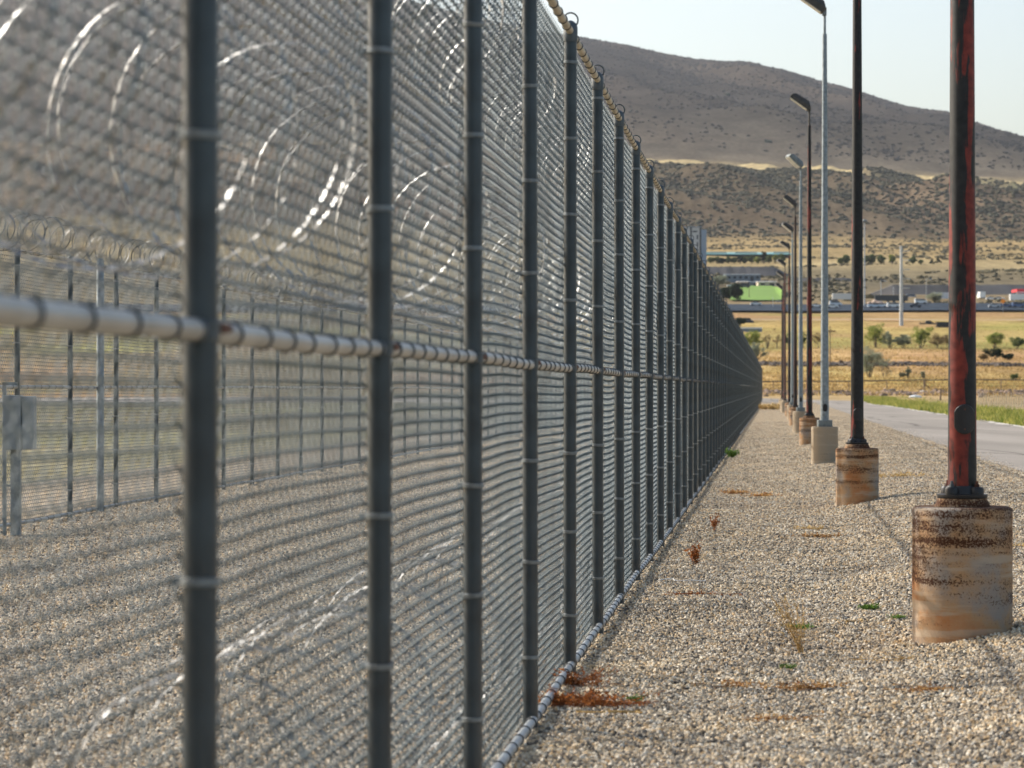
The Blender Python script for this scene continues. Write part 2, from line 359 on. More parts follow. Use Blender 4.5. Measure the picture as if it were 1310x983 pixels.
for i in range(nr):
    Y = ys[i]
    for j in range(nc):
        X = XX[i, j]; d = 0.; w = 0.
        if Y > 260:
            d += .35*fr(X, Y, 1/40., 3)*min(1, (Y-260)/80)
        if 800 < Y: d += min(4, (Y-800)/200)*fr(X, Y, 1/160., 3, 5.)
        if 2450 < Y < 3700:
            a = min(1, (Y-2450)/300)*min(1, max(.0, (3420-Y)/330)) if Y < 3420 else 0
            # spurs and gullies running down the bluff
            q = X+ (Y-2300)*.55 + 60*fr(X, Y, 1/300., 2, 9.)
            rd = 1-abs(mn.noise(Vector((q/170., Y/1500., 3.3))))*2.6
            rd2 = 1-abs(mn.noise(Vector((q/60., Y/420., 8.3))))*2.4
            d += a*(44*rd*max(.2, min(1, (3150-Y)/600))+9*rd2+7*fr(X, Y, 1/60., 3, 2.))
            if Y >= 3060: d += 3*fr(X, Y, 1/120., 3, 4.)
        if Y > 3500:
            a = min(1, (Y-3500)/900); e = min(1., max(.03, (6900-Y)/2600)) if Y < 6900 else .03
            q = X+(Y-3500)*.28
            d += a*e*(58*fr(q, Y*.35, 1/900., 5, 21.)+22*(1-2*abs(mn.noise(Vector((q/260., Y/2200., 5.))))))
            d += a*(4+5*e)*fr(X, Y, 1/220., 4, 31.)
        if 990 < Y < 1330 and 915 < px[i, j] < 1018: d *= .08
        noi[i, j] = d
        yc = Y+(35 if Y > 2000 else (9 if Y > 280 else 0))*fr(X, Y, 1/90. if Y > 2000 else 1/30., 3, 12.)
        if 440 < Y < 470: yc = Y+1.5*fr(X, Y, 1/8., 2)
        c0 = np.array([np.interp(yc, zy, zc[:, k]) for k in range(3)])
        pxx = CX+F*X/max(Y, 50)
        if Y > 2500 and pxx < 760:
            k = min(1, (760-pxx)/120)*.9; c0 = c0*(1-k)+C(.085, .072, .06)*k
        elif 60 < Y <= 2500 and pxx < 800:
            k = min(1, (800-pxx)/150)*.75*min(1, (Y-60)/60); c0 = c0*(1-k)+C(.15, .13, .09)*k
        s = X-SL*Y
        if Y < 330 and s < -12 and Y > 25:
            k = .40*min(1, max(0, .55+fr(X, Y, 1/25., 3, 6.)))*min(1, (Y-25)/15)
            c0 = c0*(1-k)+C(.16, .20, .08)*k
        if 300 < Y < 1000:      # patchy greener and redder field
            k = max(0, fr(X, Y*.6, 1/55., 4, 40.))*1.1
            c0 = c0*(1-min(.6, k))+C(.26, .26, .09)*min(.6, k)
            k = max(0, fr(X, Y*.5, 1/45., 4, 50.))*1.0
            c0 = c0*(1-min(.6, k))+C(.34, .20, .13)*min(.6, k)
        if 2500 < Y < 3110:
            k = min(1, max(0, fr(X, Y, 1/170., 4, 60.)*1.6+.15))
            c0 = c0*(1-k*.55)+C(.17, .12, .085)*k*.55
        if Y > 3650:
            k = min(1, max(0, fr(X+(Y-3500)*.3, Y*.4, 1/450., 4, 70.)*1.8))
            c0 = c0*(1-k*.5)+C(.105, .080, .064)*k*.5
            if Y > 6300:
                k = min(1, (Y-6300)/600)*.45; c0 = c0*(1-k)+C(.15, .12, .08)*k
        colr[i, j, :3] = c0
ZZ = ZZ+noi
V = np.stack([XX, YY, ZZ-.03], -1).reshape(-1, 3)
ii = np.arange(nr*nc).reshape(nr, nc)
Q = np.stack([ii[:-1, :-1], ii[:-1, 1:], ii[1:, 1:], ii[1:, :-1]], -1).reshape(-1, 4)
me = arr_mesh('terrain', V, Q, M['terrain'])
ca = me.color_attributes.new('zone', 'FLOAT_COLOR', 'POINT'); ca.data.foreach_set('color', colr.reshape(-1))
tag(obj('terrain', me), kind='structure')
def gz(X, Y):
    """height of the built terrain at a point"""
    i = int(np.clip(np.searchsorted(ys, Y)-1, 0, nr-2)); ty = (Y-ys[i])/(ys[i+1]-ys[i])
    def row(k):
        u = X/(ys[k]+40) if False else X/(Y+40); return np.interp(u, us, ZZ[k])
    return float(row(i)*(1-ty)+row(i+1)*ty)-.03
def hit(px_, py_, y0=150., y1=9000.):
    """where the photo ray meets the terrain"""
    Y = y0
    while Y < y1:
        X = (px_-CX)/F*Y
        if gz(X, Y) >= CZ+(HY-py_)/F*Y: break
        Y *= 1.003
    X = (px_-CX)/F*Y
    return X, Y, gz(X, Y)
def wp(px_, py_, Y): return ((px_-CX)/F*Y, Y, CZ+(HY-py_)/F*Y)
def w2(s, Y, dz=0.):
    X = s+SL*Y; return (X, Y, float(terrain_z(np.array(X), np.array(float(Y))))+dz)

# gravel bed, road, crossing, shoulders: sheets laid over the graded ground
def sheet(name, ss, yy, dz, mat, wob=0., edge=None):
    S, Yg = np.meshgrid(np.array(ss, float), np.array(yy, float))
    S = S.copy()
    if wob:
        for i in range(S.shape[0]):
            S[i, 0] += wob*fr(0, Yg[i, 0], .35, 3, S[i, 0]); S[i, -1] += wob*fr(0, Yg[i, -1], .35, 3, 9+S[i, -1])
    X = S+SL*Yg
    Z = terrain_z(X, Yg)+dz
    n_, k_ = S.shape; ii = np.arange(n_*k_).reshape(n_, k_)
    Q = np.stack([ii[:-1, :-1], ii[:-1, 1:], ii[1:, 1:], ii[1:, :-1]], -1).reshape(-1, 4)
    return tag(obj(name, arr_mesh(name, np.stack([X, Yg, Z], -1).reshape(-1, 3), Q, mat)), kind='structure')
yg = np.concatenate([np.linspace(-20, 60, 320), np.linspace(60, 256, 200)[1:]])
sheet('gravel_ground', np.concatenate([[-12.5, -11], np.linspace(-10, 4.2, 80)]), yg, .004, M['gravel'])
sheet('road', [4.05, 5.2, 6.4, 7.6, 8.75], np.concatenate([np.linspace(-20, 256, 400)]), .012, M['road'], .12)
# the road bends into a crossing behind the far end of the fence
def grid_sheet(name, x0, x1, yy0, yy1, nx, ny, dz, mat, fx=None):
    xs = np.linspace(x0, x1, nx); V = []; 
    for j in range(ny):
        for x in xs:
            y = (yy0(x) if callable(yy0) else yy0)+(((yy1(x) if callable(yy1) else yy1)-(yy0(x) if callable(yy0) else yy0))*j/(ny-1))
            V.append((x, y, gz(x, y)+dz))
    ii = np.arange(nx*ny).reshape(ny, nx)
    Q = np.stack([ii[:-1, :-1], ii[:-1, 1:], ii[1:, 1:], ii[1:, :-1]], -1).reshape(-1, 4)
    return tag(obj(name, arr_mesh(name, V, Q, mat)), kind='structure')
grid_sheet('cross_road', -60, 36, 256.02, lambda x: 300-max(0, (x-22))*2.5, 60, 16, .045, M['road'])
grid_sheet('country_road', -150, 420, lambda x: 778, lambda x: 790, 80, 3, .6, M['track'])
grid_sheet('highway', -400, 600, 932, 982, 140, 6, .8, M['hwy'])
m_sh = simple('pale crushed shoulder', (.46, .43, .38), .9, 0, .3, 4)
sheet('road_shoulder', [8.72, 9.05], np.linspace(20, 250, 400), .016, m_sh, .45)

# ------------------------------------------------------------------ loose gravel as real stones
zones = [(9., 16., 2100), (16., 25., 1250), (25., 40., 450), (40., 52., 240), (52., 66., 130), (66., 90., 80), (90., 130., 34)]
gv = []; gf = []; dens = []
step = .5
for y0, y1, dn in zones:
    step = .25 if y0 < 50 else .5
    y = y0
    while y < y1-1e-6:
        y2 = min(y1, y+step)
        xl = -(.19*y2+1.6); xr = .19*y2+1.6
        xs = np.arange(xl, xr+.01, step)
        for k in range(len(xs)-1):
            b0 = len(gv)
            q = [(xs[k], y), (xs[k+1], y), (xs[k+1], y2), (xs[k], y2)]
            if min(a[0]-SL*a[1] for a in q) > 4.1 or max(a[0]-SL*a[1] for a in q) < -9: continue
            for a in q:
                gv.append((a[0], a[1], float(terrain_z(np.array(a[0]), np.array(a[1])))+.006))
            gf.append((b0, b0+1, b0+2, b0+3)); dens.append(dn)
        y = y2
me = arr_mesh('gravel', gv, gf, M['stone'])
a = me.attributes.new('dens', 'FLOAT', 'FACE'); a.data.foreach_set('value', np.array(dens, np.float32))
go = tag(obj('gravel', me), 'loose crushed gravel of tan, grey and white stones around the near fence', 'gravel', kind='stuff')
ng = bpy.data.node_groups.new('scatter stones', 'GeometryNodeTree')
ng.interface.new_socket('Geometry', in_out='INPUT', socket_type='NodeSocketGeometry'); ng.interface.new_socket('Geometry', in_out='OUTPUT', socket_type='NodeSocketGeometry')
gi = ng.nodes.new('NodeGroupInput'); gout = ng.nodes.new('NodeGroupOutput')
dp = ng.nodes.new('GeometryNodeDistributePointsOnFaces'); na = ng.nodes.new('GeometryNodeInputNamedAttribute'); na.data_type = 'FLOAT'; na.inputs['Name'].default_value = 'dens'
L(ng, gi.outputs[0], dp.inputs['Mesh']); L(ng, na.outputs[0], dp.inputs['Density'])
ico = ng.nodes.new('GeometryNodeMeshIcoSphere'); ico.inputs['Radius'].default_value = 1.; ico.inputs['Subdivisions'].default_value = 2
nzn = ng.nodes.new('ShaderNodeTexNoise'); nzn.inputs['Scale'].default_value = 1.1; nzn.inputs['Detail'].default_value = 2.
vm = ng.nodes.new('ShaderNodeVectorMath'); vm.operation = 'SUBTRACT'; vm.inputs[1].default_value = (.5, .5, .5); L(ng, nzn.outputs['Color'], vm.inputs[0])
vs = ng.nodes.new('ShaderNodeVectorMath'); vs.operation = 'SCALE'; vs.inputs['Scale'].default_value = 1.5; L(ng, vm.outputs[0], vs.inputs[0])
sp = ng.nodes.new('GeometryNodeSetPosition'); L(ng, ico.outputs['Mesh'], sp.inputs['Geometry']); L(ng, vs.outputs[0], sp.inputs['Offset'])
sm = ng.nodes.new('GeometryNodeSetMaterial'); sm.inputs['Material'].default_value = M['stone']; L(ng, sp.outputs[0], sm.inputs['Geometry'])
ip = ng.nodes.new('GeometryNodeInstanceOnPoints'); L(ng, dp.outputs['Points'], ip.inputs['Points']); L(ng, sm.outputs[0], ip.inputs['Instance'])
rv = ng.nodes.new('FunctionNodeRandomValue'); rv.data_type = 'FLOAT_VECTOR'; rv.inputs[0].default_value = (0, 0, 0); rv.inputs[1].default_value = (6.28, 6.28, 6.28)
L(ng, rv.outputs[0], ip.inputs['Rotation'])
rs = ng.nodes.new('FunctionNodeRandomValue'); rs.data_type = 'FLOAT_VECTOR'; rs.inputs[0].default_value = (.006, .006, .005); rs.inputs[1].default_value = (.0165, .0145, .011); rs.inputs['Seed'].default_value = 5
L(ng, rs.outputs[0], ip.inputs['Scale'])
L(ng, ip.outputs[0], gout.inputs[0])
mod = go.modifiers.new('stones', 'NODES'); mod.node_group = ng

# ------------------------------------------------------------------ chain link fences
D = .043              # half of a diamond
def fabric_mesh(name, width, z0, z1, mat, hi=True, seed=0, bulge=.02, wr=.0022):
    K = int(round(width/D)); p = width/K
    J = int((z1-z0)/D)
    rng = np.random.RandomState(seed)
    k = np.arange(K)[:, None]
    if hi:
        fr_ = []
        for j in range(J): fr_ += [j+.10, j+.24, j+.76, j+.90]
        t = np.array(fr_)
    else: t = np.arange(J+1).astype(float)
    t = t[None, :]
    j = np.floor(t); f = t-j
    par = (j+k) % 2                      # 0: left to right, 1: right to left
    yy = (k+np.where(par == 0, f, 1-f))*p
    zz = z0+t*D+0*k
    xx = np.where(par == 0, .0078, -.0078)+0*yy
    if not hi: xx = np.zeros_like(yy)
    ph = rng.rand(8)*6.28
    env = np.sin(np.pi*np.clip(yy/width, 0, 1))**.8
    w = bulge*(.6*np.sin(zz*1.3+ph[0])+.4*np.sin(zz*2.6+ph[1]+yy*.8)+.08*np.sin(yy*4.1+ph[2]+zz*.8))
    xx = xx+w*env
    zz = zz+.0045*np.sin(yy*2.1+ph[3]+zz*.5)+.001*np.sin(yy*4.1+ph[4]+zz*1.3)
    P = np.stack([xx, yy, zz], -1)
    if hi: wr = np.where((np.abs(f-.5) > .3), wr*1.5, wr*.80)+0*yy
    Vv, Qv = tubes(P, wr, 4 if hi else 3, ref=(1, 0.02, 0.01), caps=False)
    return arr_mesh(name, Vv, Qv, mat, smooth=True)

H = 3.64
def add_fence(name, label, s0, Ystart, dY, n, first_hi, rail_seed, mid_z, far_lod, Rr, group, full=True, extra=0, H=3.64):
    root = empty(name, (s0, 0, 0), ROT); tag(root, label, 'fence', group)
    bl = dY/CO
    # source meshes
    pm = MB().lathe([(Rr, -.15), (Rr, H-.02)], 20).mesh('post', M['post'], True)
    capm = MB().lathe([(Rr+.0035, H-.09), (Rr+.0045, H-.085), (Rr+.0045, H-.01), (Rr*.9, H+.012), (Rr*.45, H+.025), (.004, H+.03)], 20).ring((0, 0, H+.03), .042, .005, 'y', 18, 5).mesh('post_cap', M['cap'], True)
    bz = [.35+.445*i for i in range(7 if H < 3.5 else 8)]
    bz = [z for z in bz if abs(z-mid_z) > .14]
    def band(z):
        b = MB().lathe([(Rr+.001, z-.009), (Rr+.006, z-.007), (Rr+.006, z+.007), (Rr+.001, z+.009)], 20, cap=False)
        b.box(-Rr-.026, -Rr-.002, -.009, .009, z-.008, z+.008)
        return b
    bandm = band(0).mesh('tie_band', M['band'], True)
    ab = MB()
    for z in bz:
        q = band(z); ab.add(q.v, q.f)
    allb = ab.mesh('tie_bands', M['band'], True)
    clampm = MB().lathe([(Rr+.001, mid_z-.02), (Rr+.004, mid_z-.017), (Rr+.004, mid_z+.017), (Rr+.001, mid_z+.02)], 18, cap=False).tube([(0, -.072, mid_z), (0, -.034, mid_z)], .0252, 14, (0, 0, 1)).tube([(0, .034, mid_z), (0, .075, mid_z)], .0252, 14, (0, 0, 1)).mesh('rail_clamp', M['cap'], True)
    boltm = MB().box(.024, .040, .036, .095, mid_z-.004, mid_z+.016).tube([(.034, .02, mid_z+.006), (.034, .13, mid_z+.006)], .008, 6, (0, 0, 1)).mesh('clamp_bolt', M['rust'], False)
    fabs = [fabric_mesh('mesh_fabric', bl, .03, H-.035, M['wire'], True, 11+i, (.002, .006, .009, .004)[i]) for i in range(4)] if first_hi else []
    fabl = [fabric_mesh('mesh_fabric', bl, .03, H-.035, M['wiref'], not first_hi, 21+i, .014, .0024) for i in range(2)]
    for i in range(n):
        y = (Ystart+i*dY)/CO
        p = obj('post', pm, root, (0, y, 0)); p.rotation_euler = (RS.normal(0, .0012), RS.normal(0, .0012), 0)
        if full or i < 14:
            obj('post_cap', capm, p)
        if first_hi and i < 12:
            for z in bz:
                q = obj('tie_band', bandm, p, (0, 0, z+RS.normal(0, .016))); q.rotation_euler = (RS.normal(0, .05), RS.normal(0, .05), RS.uniform(-.2, .2))
            obj('rail_clamp', clampm, p); obj('clamp_bolt', boltm, p)
        else:
            for z in bz: obj('tie_band', bandm, p, (0, 0, z))
            if first_hi and i < 40: obj('rail_clamp', clampm, p)
        if first_hi and i < 16: fm = fabs[(0, 0, 0, 0, 1, 2, 1, 3, 2, 3, 1, 2, 3, 1, 2, 3)[i]]
        else: fm = fabl[i % 2]
        obj('mesh_fabric', fm, root, (-Rr-.008, y, 0))
    if extra:
        y0 = (Ystart+n*dY)/CO
        mb = MB()
        for i in range(extra):
            mb.lathe([(Rr, -.15), (Rr, H)], 10, (0, i*bl))
        tag(mb.build('post', M['post'], root, (0, y0, 0), True), kind='stuff')
        vv = []; qq = []; b0 = 0
        src = fabl[0]; sv = np.empty(len(src.vertices)*3, np.float32); src.vertices.foreach_get('co', sv); sv = sv.reshape(-1, 3)
        sq = np.empty(len(src.polygons)*4, np.int32); src.loops.foreach_get('vertex_index', sq); sq = sq.reshape(-1, 4)
        for i in range(extra-1):
            vv.append(sv+np.array([-Rr-.008, i*bl, 0])); qq.append(sq+b0); b0 += len(sv)
        o = obj('mesh_fabric', arr_mesh('mesh_fabric', np.concatenate(vv), np.concatenate(qq), M['wiref']), root, (0, y0, 0)); tag(o, kind='stuff')
    # rails
    ya = Ystart/CO; yb = (Ystart+(n+max(0, extra-1)-(0 if extra else 1))*dY)/CO
    yr = np.arange(ya, yb, .61)
    for nm, z, mt, rad in (('top_rail', H-.03, M['toprail'], .0215), ('mid_rail', mid_z, M['rail'], .0225), ('bottom_rail', .062, M['botrail'], .0215)):
        P = np.stack([.002*np.sin(yr*1.1+z), yr, z+.004*np.sin(yr*.9+z*3)+.0025*np.sin(yr*2.3+z)], -1)
        if nm == 'bottom_rail': P[:, 2] += .008*np.sin(yr*.37); P[:, 0] += .012
        Vv, Qv = tubes(P[None], rad, 14, (0, .01, 1), caps=False)
        ro = obj(nm, arr_mesh(nm, Vv, Qv, mt), root)
        # ties wound round the rail
        vs_ = []; qs_ = []; b0 = 0; tie_me = {}
        nring, msec = 14, 4
        aa = np.arange(nring)*2*math.pi/nring; bb = np.arange(msec)*2*math.pi/msec
        yt = ya+.1
        k = 0
        while yt < yb and yt < (Ystart+ (90 if first_hi else 60))/CO:
            zc_ = np.interp(yt, P[:, 1], P[:, 2]); xc_ = np.interp(yt, P[:, 1], P[:, 0])
            tl = (-.4, -.15, .1, .38)[k % 4] if k < 100 else RS.uniform(-.45, .45); w = .0038
            rg = rad+.0028
            A, B = np.meshgrid(aa, bb, indexing='ij')
            q = rg+w*np.cos(B)*.8
            xv_ = q*np.cos(A); zv_ = q*np.sin(A); yv_ = w*np.sin(B)+tl*(rad)*np.cos(A)
            if k < 100:
                if tl not in tie_me:
                    ix = np.arange(nring*msec).reshape(nring, msec)
                    tie_me[tl] = arr_mesh('wire_tie', np.stack([xv_, yv_, zv_], -1).reshape(-1, 3), np.stack([ix, np.roll(ix, -1, 0), np.roll(np.roll(ix, -1, 0), -1, 1), np.roll(ix, -1, 1)], -1).reshape(-1, 4), M['tie'])
                obj('wire_tie', tie_me[tl], ro, (xc_, yt, zc_)); yt += .30+RS.uniform(-.03, .03); k += 1; continue
            vs_.append(np.stack([xv_+xc_, yv_+yt, zv_+zc_], -1).reshape(-1, 3))
            ix = np.arange(nring*msec).reshape(nring, msec)
            q4 = np.stack([ix, np.roll(ix, -1, 0), np.roll(np.roll(ix, -1, 0), -1, 1), np.roll(ix, -1, 1)], -1).reshape(-1, 4)
            qs_.append(q4+b0); b0 += nring*msec
            yt += .30+RS.uniform(-.03, .03); k += 1
        tag(obj('wire_ties', arr_mesh('wire_ties', np.concatenate(vs_), np.concatenate(qs_), M['tie']), ro), kind='stuff')
    return root
Y1 = 5.36
outer = add_fence('chain_link_fence', 'near chain link fence with dark posts and pale rails, running to the far road', -1.14, Y1-2*2.44, 2.44, 100, True, 1, CZ+.115, True, .036, None, True, 16)
inner = add_fence('chain_link_fence', 'second chain link fence with thin dark posts, seen through the near fence', -8.69, 31.0-4*2.33, 2.33, 46, False, 2, 1.62, True, .033, None, False, 0, H=3.22)
MB().lathe([(.048, -.1), (.048, 3.25), (.03, 3.28)], 16).build('gate_post', M['galv'], inner, (.06, 34.6/CO, 0), True)

# ------------------------------------------------------------------ razor wire coils
def coil(name, label, s0, zc_, Rc, Y0, Y1_, pitch, mat, seed=0, droop=0., flat=1., group='razor wire coils'):
    rng = np.random.RandomState(seed)
    n = int((Y1_-Y0)/pitch); seg = 44
    th = np.arange(n*seg)*2*math.pi/seg
    lp = th/(2*math.pi)
    def jit(amp, f):
        a = rng.uniform(-1, 1, n+3)*amp; return np.interp(lp, np.arange(n+3), a)
    rad = Rc*(1+jit(.07, 1))
    tilt = jit(.16, 1)+.17*np.where((np.arange(n*seg)//seg) % 2 == 0, 1, -1)*np.sin(th)**0
    tilt = .34*np.sin(math.pi*lp)+jit(.10, 1)
    yl = lp*pitch+tilt*rad*np.cos(th+jit(.5, 1))
    x = rad*np.cos(th)+jit(.03, 1); z = rad*flat*np.sin(th)+jit(.05, 1)-droop*np.abs(np.sin(lp*.35))
    P = np.stack([x, yl, z], -1)
    if flat < 1: P[:, 2] = np.maximum(P[:, 2], -zc_+.015)
    T = np.gradient(P, axis=0); T /= np.linalg.norm(T, axis=1, keepdims=True)
    rd = np.stack([np.cos(th), 0*th, np.sin(th)], -1)
    ax = np.cross(T, rd); ax /= np.linalg.norm(ax, axis=1, keepdims=True)
    tw = rng.uniform(-.5, .5, n*seg//6+2); tw = np.interp(np.arange(n*seg), np.arange(len(tw))*6, tw)[:, None]
    wd = ax*np.cos(tw)+rd*np.sin(tw); nrm = np.cross(T, wd)
    hw = .0055
    A = P+wd*hw; B = P+nrm*.0022; Cc = P-wd*hw; Dd = P-nrm*.0022
    V = np.stack([A, B, Cc, Dd], 1).reshape(-1, 3)
    ix = np.arange(n*seg*4).reshape(-1, 4); a = ix[:-1]; b_ = ix[1:]
    Q = np.stack([a, np.roll(a, -1, 1), np.roll(b_, -1, 1), b_], -1).reshape(-1, 4)
    # barbs: pairs of pointed blades either side of the tape
    bi = np.arange(0, n*seg-2, 1)
    Pb, Wb, Tb, Nb = P[bi], wd[bi], T[bi], nrm[bi]
    bv = []
    for sg in (1, -1):
        bv.append(np.stack([Pb+Wb*sg*.004-Tb*.010, Pb+Wb*sg*.004+Tb*.010, Pb+Wb*sg*.017+Tb*.020+Nb*.003, Pb+Wb*sg*.017-Tb*.020+Nb*.003], 1).reshape(-1, 3))
    bv = np.concatenate(bv); bq = np.arange(len(bv)).reshape(-1, 4)+len(V)
    me = arr_mesh(name, np.concatenate([V, bv]), np.concatenate([Q, bq]), mat, smooth=False)
    o = obj(name, me); o.location = (s0+SL*Y0, Y0, zc_); o.rotation_euler = (0, 0, ROT)
    return tag(o, label, 'razor wire', group)
coil('razor_wire_coil', 'bright concertina coil with big loops inside the near fence, above its middle rail', -1.14-.07-.40, CZ+.72, .40, 2.6, 110, .35, M['razor'], 3)
coil('razor_wire_coil', 'smaller glinting coil hung inside the near fence close under its top rail', -1.14-.06-.29, CZ+1.62, .29, 6., 110, .30, M['razor'], 4)
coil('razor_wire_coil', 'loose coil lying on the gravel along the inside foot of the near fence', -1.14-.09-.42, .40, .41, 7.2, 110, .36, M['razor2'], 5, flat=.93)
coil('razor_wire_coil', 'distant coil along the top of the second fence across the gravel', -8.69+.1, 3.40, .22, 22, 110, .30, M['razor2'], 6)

# ------------------------------------------------------------------ lamp posts
from mathutils import Matrix
lamp_x = [1231, 1096.6, 1055, 1035.4, 1024.3, 1017.5, 1013.7, 1009.7, 1004.2, 1002.6, 1000.6]
lamp_k = ['p1', 'p2', 'g', 'p4', 'g', 'p6', 'g', 'p2', 'p9', 'p2', 'p6']
lamp_lab = ['nearest lamp post with peeling red and black paint on a thick rust stained concrete footing',
            'black lamp post worn red low down, second from the camera on a speckled rusty footing',
            'nearest galvanised grey lamp post, on a plain tan footing with a square base box',
            'red brown lamp post with a bronze floodlight against the mountain, fourth from the camera',
            'grey lamp post with a pale broad floodlight, fifth from the camera',
            'thin dark brown lamp post with a slim floodlight, sixth from the camera',
            'grey lamp post seventh from the camera, between two dark poles',
            'thin black lamp post eighth from the camera',
            'brown purple lamp post near the end of the row, leftmost footing fully in view',
            'thin dark lamp post tenth from the camera, half behind the brown purple one',
            'farthest and shortest looking brown lamp post of the row']
pm_ = {'p1': M['pole1'], 'p2': M['pole2'], 'g': M['galv'], 'p4': M['pole4'], 'p6': M['pole6'], 'p9': M['pole9']}
fm_ = [M['pier1'], M['pier2'], M['pier3'], M['pier4'], M['pier3'], M['pier4'], M['pier3'], M['pier2'], M['pier3'], M['pier3'], M['pier3']]
topz = [8.95, 9.0, 8.75, 8.6, 8.55, 8.75, 8.7, 9.1, 9.0, 9.1, 9.0]   # height above footing foot
for i, (lx, kd) in enumerate(zip(lamp_x, lamp_k)):
    Y = 16.4+19.6*i; X = (lx-CX)/F*Y
    g0 = float(terrain_z(np.array(X), np.array(Y)))
    root = empty('lamp_post', (X, Y, 0)); tag(root, lamp_lab[i], 'lamp post', 'lamp posts along the gravel verge')
    ft = [.889, .81, .817, .79, .80, .78, .78, .75, .78, .76, .76][i]; fr_r = [.302, .285, .275, .28, .28, .27, .27, .26, .27, .27, .27][i]
    nsg = 48
    prof = []
    for q in range(26):
        z = -.25+(ft+.25-.02)*q/25.
        prof.append((fr_r*(1+.004*math.sin(q*2.1+i)), z))
    prof += [(fr_r-.006, ft-.008), (fr_r-.018, ft-.001), (fr_r-.04, ft)]
    MB().lathe(prof, nsg).build('footing', fm_[i], root, smooth=True)
    if kd == 'g':
        MB().box(-.145, .145, -.145, .145, ft+.002, ft+.135).build('base_box', M['ghead'], root, bevel=.008)
        z0 = ft+.135
    else:
        MB().lathe([(.17, ft+.001), (.165, ft+.012), (.148, ft+.05)], 40).build('grout', fm_[i], root, smooth=True)
        bp_ = MB(); z1 = ft+.052
        bp_.lathe([(.150, z1), (.152, z1+.004), (.152, z1+.022), (.12, z1+.026)], 40)
        for k in range(4):
            a = math.pi/4+k*math.pi/2; c_ = (.108*math.cos(a), .108*math.sin(a))
            bp_.lathe([(.042, z1+.02), (.043, z1+.055), (.036, z1+.068)], 16, c_)
        bp_.lathe([(.105, z1+.02), (.098, z1+.06), (.090, z1+.075)], 32)
        base = bp_.build('base_plate', M['blackpaint'], root, smooth=True)
        for k in range(4):
            a = math.pi/4+k*math.pi/2; c_ = (.108*math.cos(a), .108*math.sin(a))
            MB().lathe([(.016, z1+.068), (.016, z1+.086)], 6, c_).lathe([(.009, z1+.086), (.009, z1+.105)], 8, c_).build('anchor_nut', M['rust'] if k % 2 else M['cap'], base)
        z0 = ft+.06
    zt = g0+topz[i]+[.2,.2,.1,.28,.3,.1,.2,0,0,0,0][i]
    rb, rt = .0875, .046
    MB().lathe([(rb+(rt-rb)*q/12., z0+(zt-z0)*q/12.) for q in range(13)]+[(rt*.6, zt+.01)], 28).build('pole', pm_[kd], root, smooth=True)
    # access cover facing the walkway side
    zc2 = 1.42 if i == 0 else (1.607-(.4 if kd == 'g' else .35))
    cv = MB(); n = 24; V = []; Fs = []
    hw, hh = (.062, .092) if kd != 'g' else (.046, .082)
    rad = rb*.965
    LY = ((1.0, -.004), (1.0, .006), (.93, .010), (.7, .010), (.45, .010), (.2, .010))
    for lay, (sc_, dr) in enumerate(LY):
        for k in range(n):
            a = 2*math.pi*k/n
            xx_ = max(-1, min(1, math.cos(a)*1.15))*hw*sc_; zz_ = math.sin(a)*hh*sc_
            an = xx_/rad; V.append(((rad+dr)*math.sin(an), -(rad+dr)*math.cos(an), zc2+zz_))
    for lay in range(len(LY)-1):
        for k in range(n):
            k2 = (k+1) % n; Fs.append((lay*n+k, lay*n+k2, (lay+1)*n+k2, (lay+1)*n+k))
    Fs.append(tuple((len(LY)-1)*n+k for k in range(n))); cv.add(V, Fs)
    co = cv.build('access_cover', M['hole'] if kd == 'g' else M['blackpaint'], root)
    if kd != 'g':
        for dz in (-.06, .06):
            sc3 = MB().box(-.005, .005, -rad-.014, -rad-.006, zc2+dz-.005, zc2+dz+.005).build('screw', M['rust'], co)
    # floodlight tipped up on a short fitter
    hm = M['ghead'] if i in (4,) else M['bronze']
    br = MB().tube([(0, 0, zt), (0, 0, zt+.45)], .028, 12, (0, 1, 0)).box(-.05, .035, -.05, .05, zt+.38, zt+.54).build('fitter', hm if kd != 'g' else M['galv'], root)
    tl = R([36, 36, 36, 36, 42, 40, 38, 34, 36, 36, 36][i]); yaw = R([0, 0, -8, -6, 14, -4, 5, 0, 5, 0, 0][i])
    rot = Matrix.Rotation(yaw, 3, 'Z') @ Matrix.Rotation(tl, 3, 'Y')
    piv = Vector((0, 0, zt+.50))
    hd = MB()
    Lh, Wh, Th = .60, .44, .15
    V0 = [(-Lh, -Wh/2, -.09), (-Lh, Wh/2, -.09), (.02, Wh/2, -.09), (.02, -Wh/2, -.09),
          (-Lh, -Wh/2, .015), (-Lh, Wh/2, .015), (.02, Wh/2, .03), (.02, -Wh/2, .03),
          (-Lh+.08, -Wh/2+.05, .10), (-Lh+.08, Wh/2-.05, .10), (-.10, Wh/2-.05, .13), (-.10, -Wh/2+.05, .13)]
    V0 = [tuple(rot @ Vector(v)+piv) for v in V0]
    hd.add(V0, [(0, 3, 2, 1), (0, 1, 5, 4), (1, 2, 6, 5), (2, 3, 7, 6), (3, 0, 4, 7), (4, 5, 9, 8), (5, 6, 10, 9), (6, 7, 11, 10), (7, 4, 8, 11), (8, 9, 10, 11)])
    ho = hd.build('lamp_head', hm, root, bevel=.006)
    V1 = [tuple(rot @ Vector(v)+piv) for v in [(-Lh+.03, -Wh/2+.03, -.108), (-Lh+.03, Wh/2-.03, -.108), (-.03, Wh/2-.03, -.108), (-.03, -Wh/2+.03, -.108), (-Lh+.03, -Wh/2+.03, -.0905), (-Lh+.03, Wh/2-.03, -.0905), (-.03, Wh/2-.03, -.0905), (-.03, -Wh/2+.03, -.0905)]]
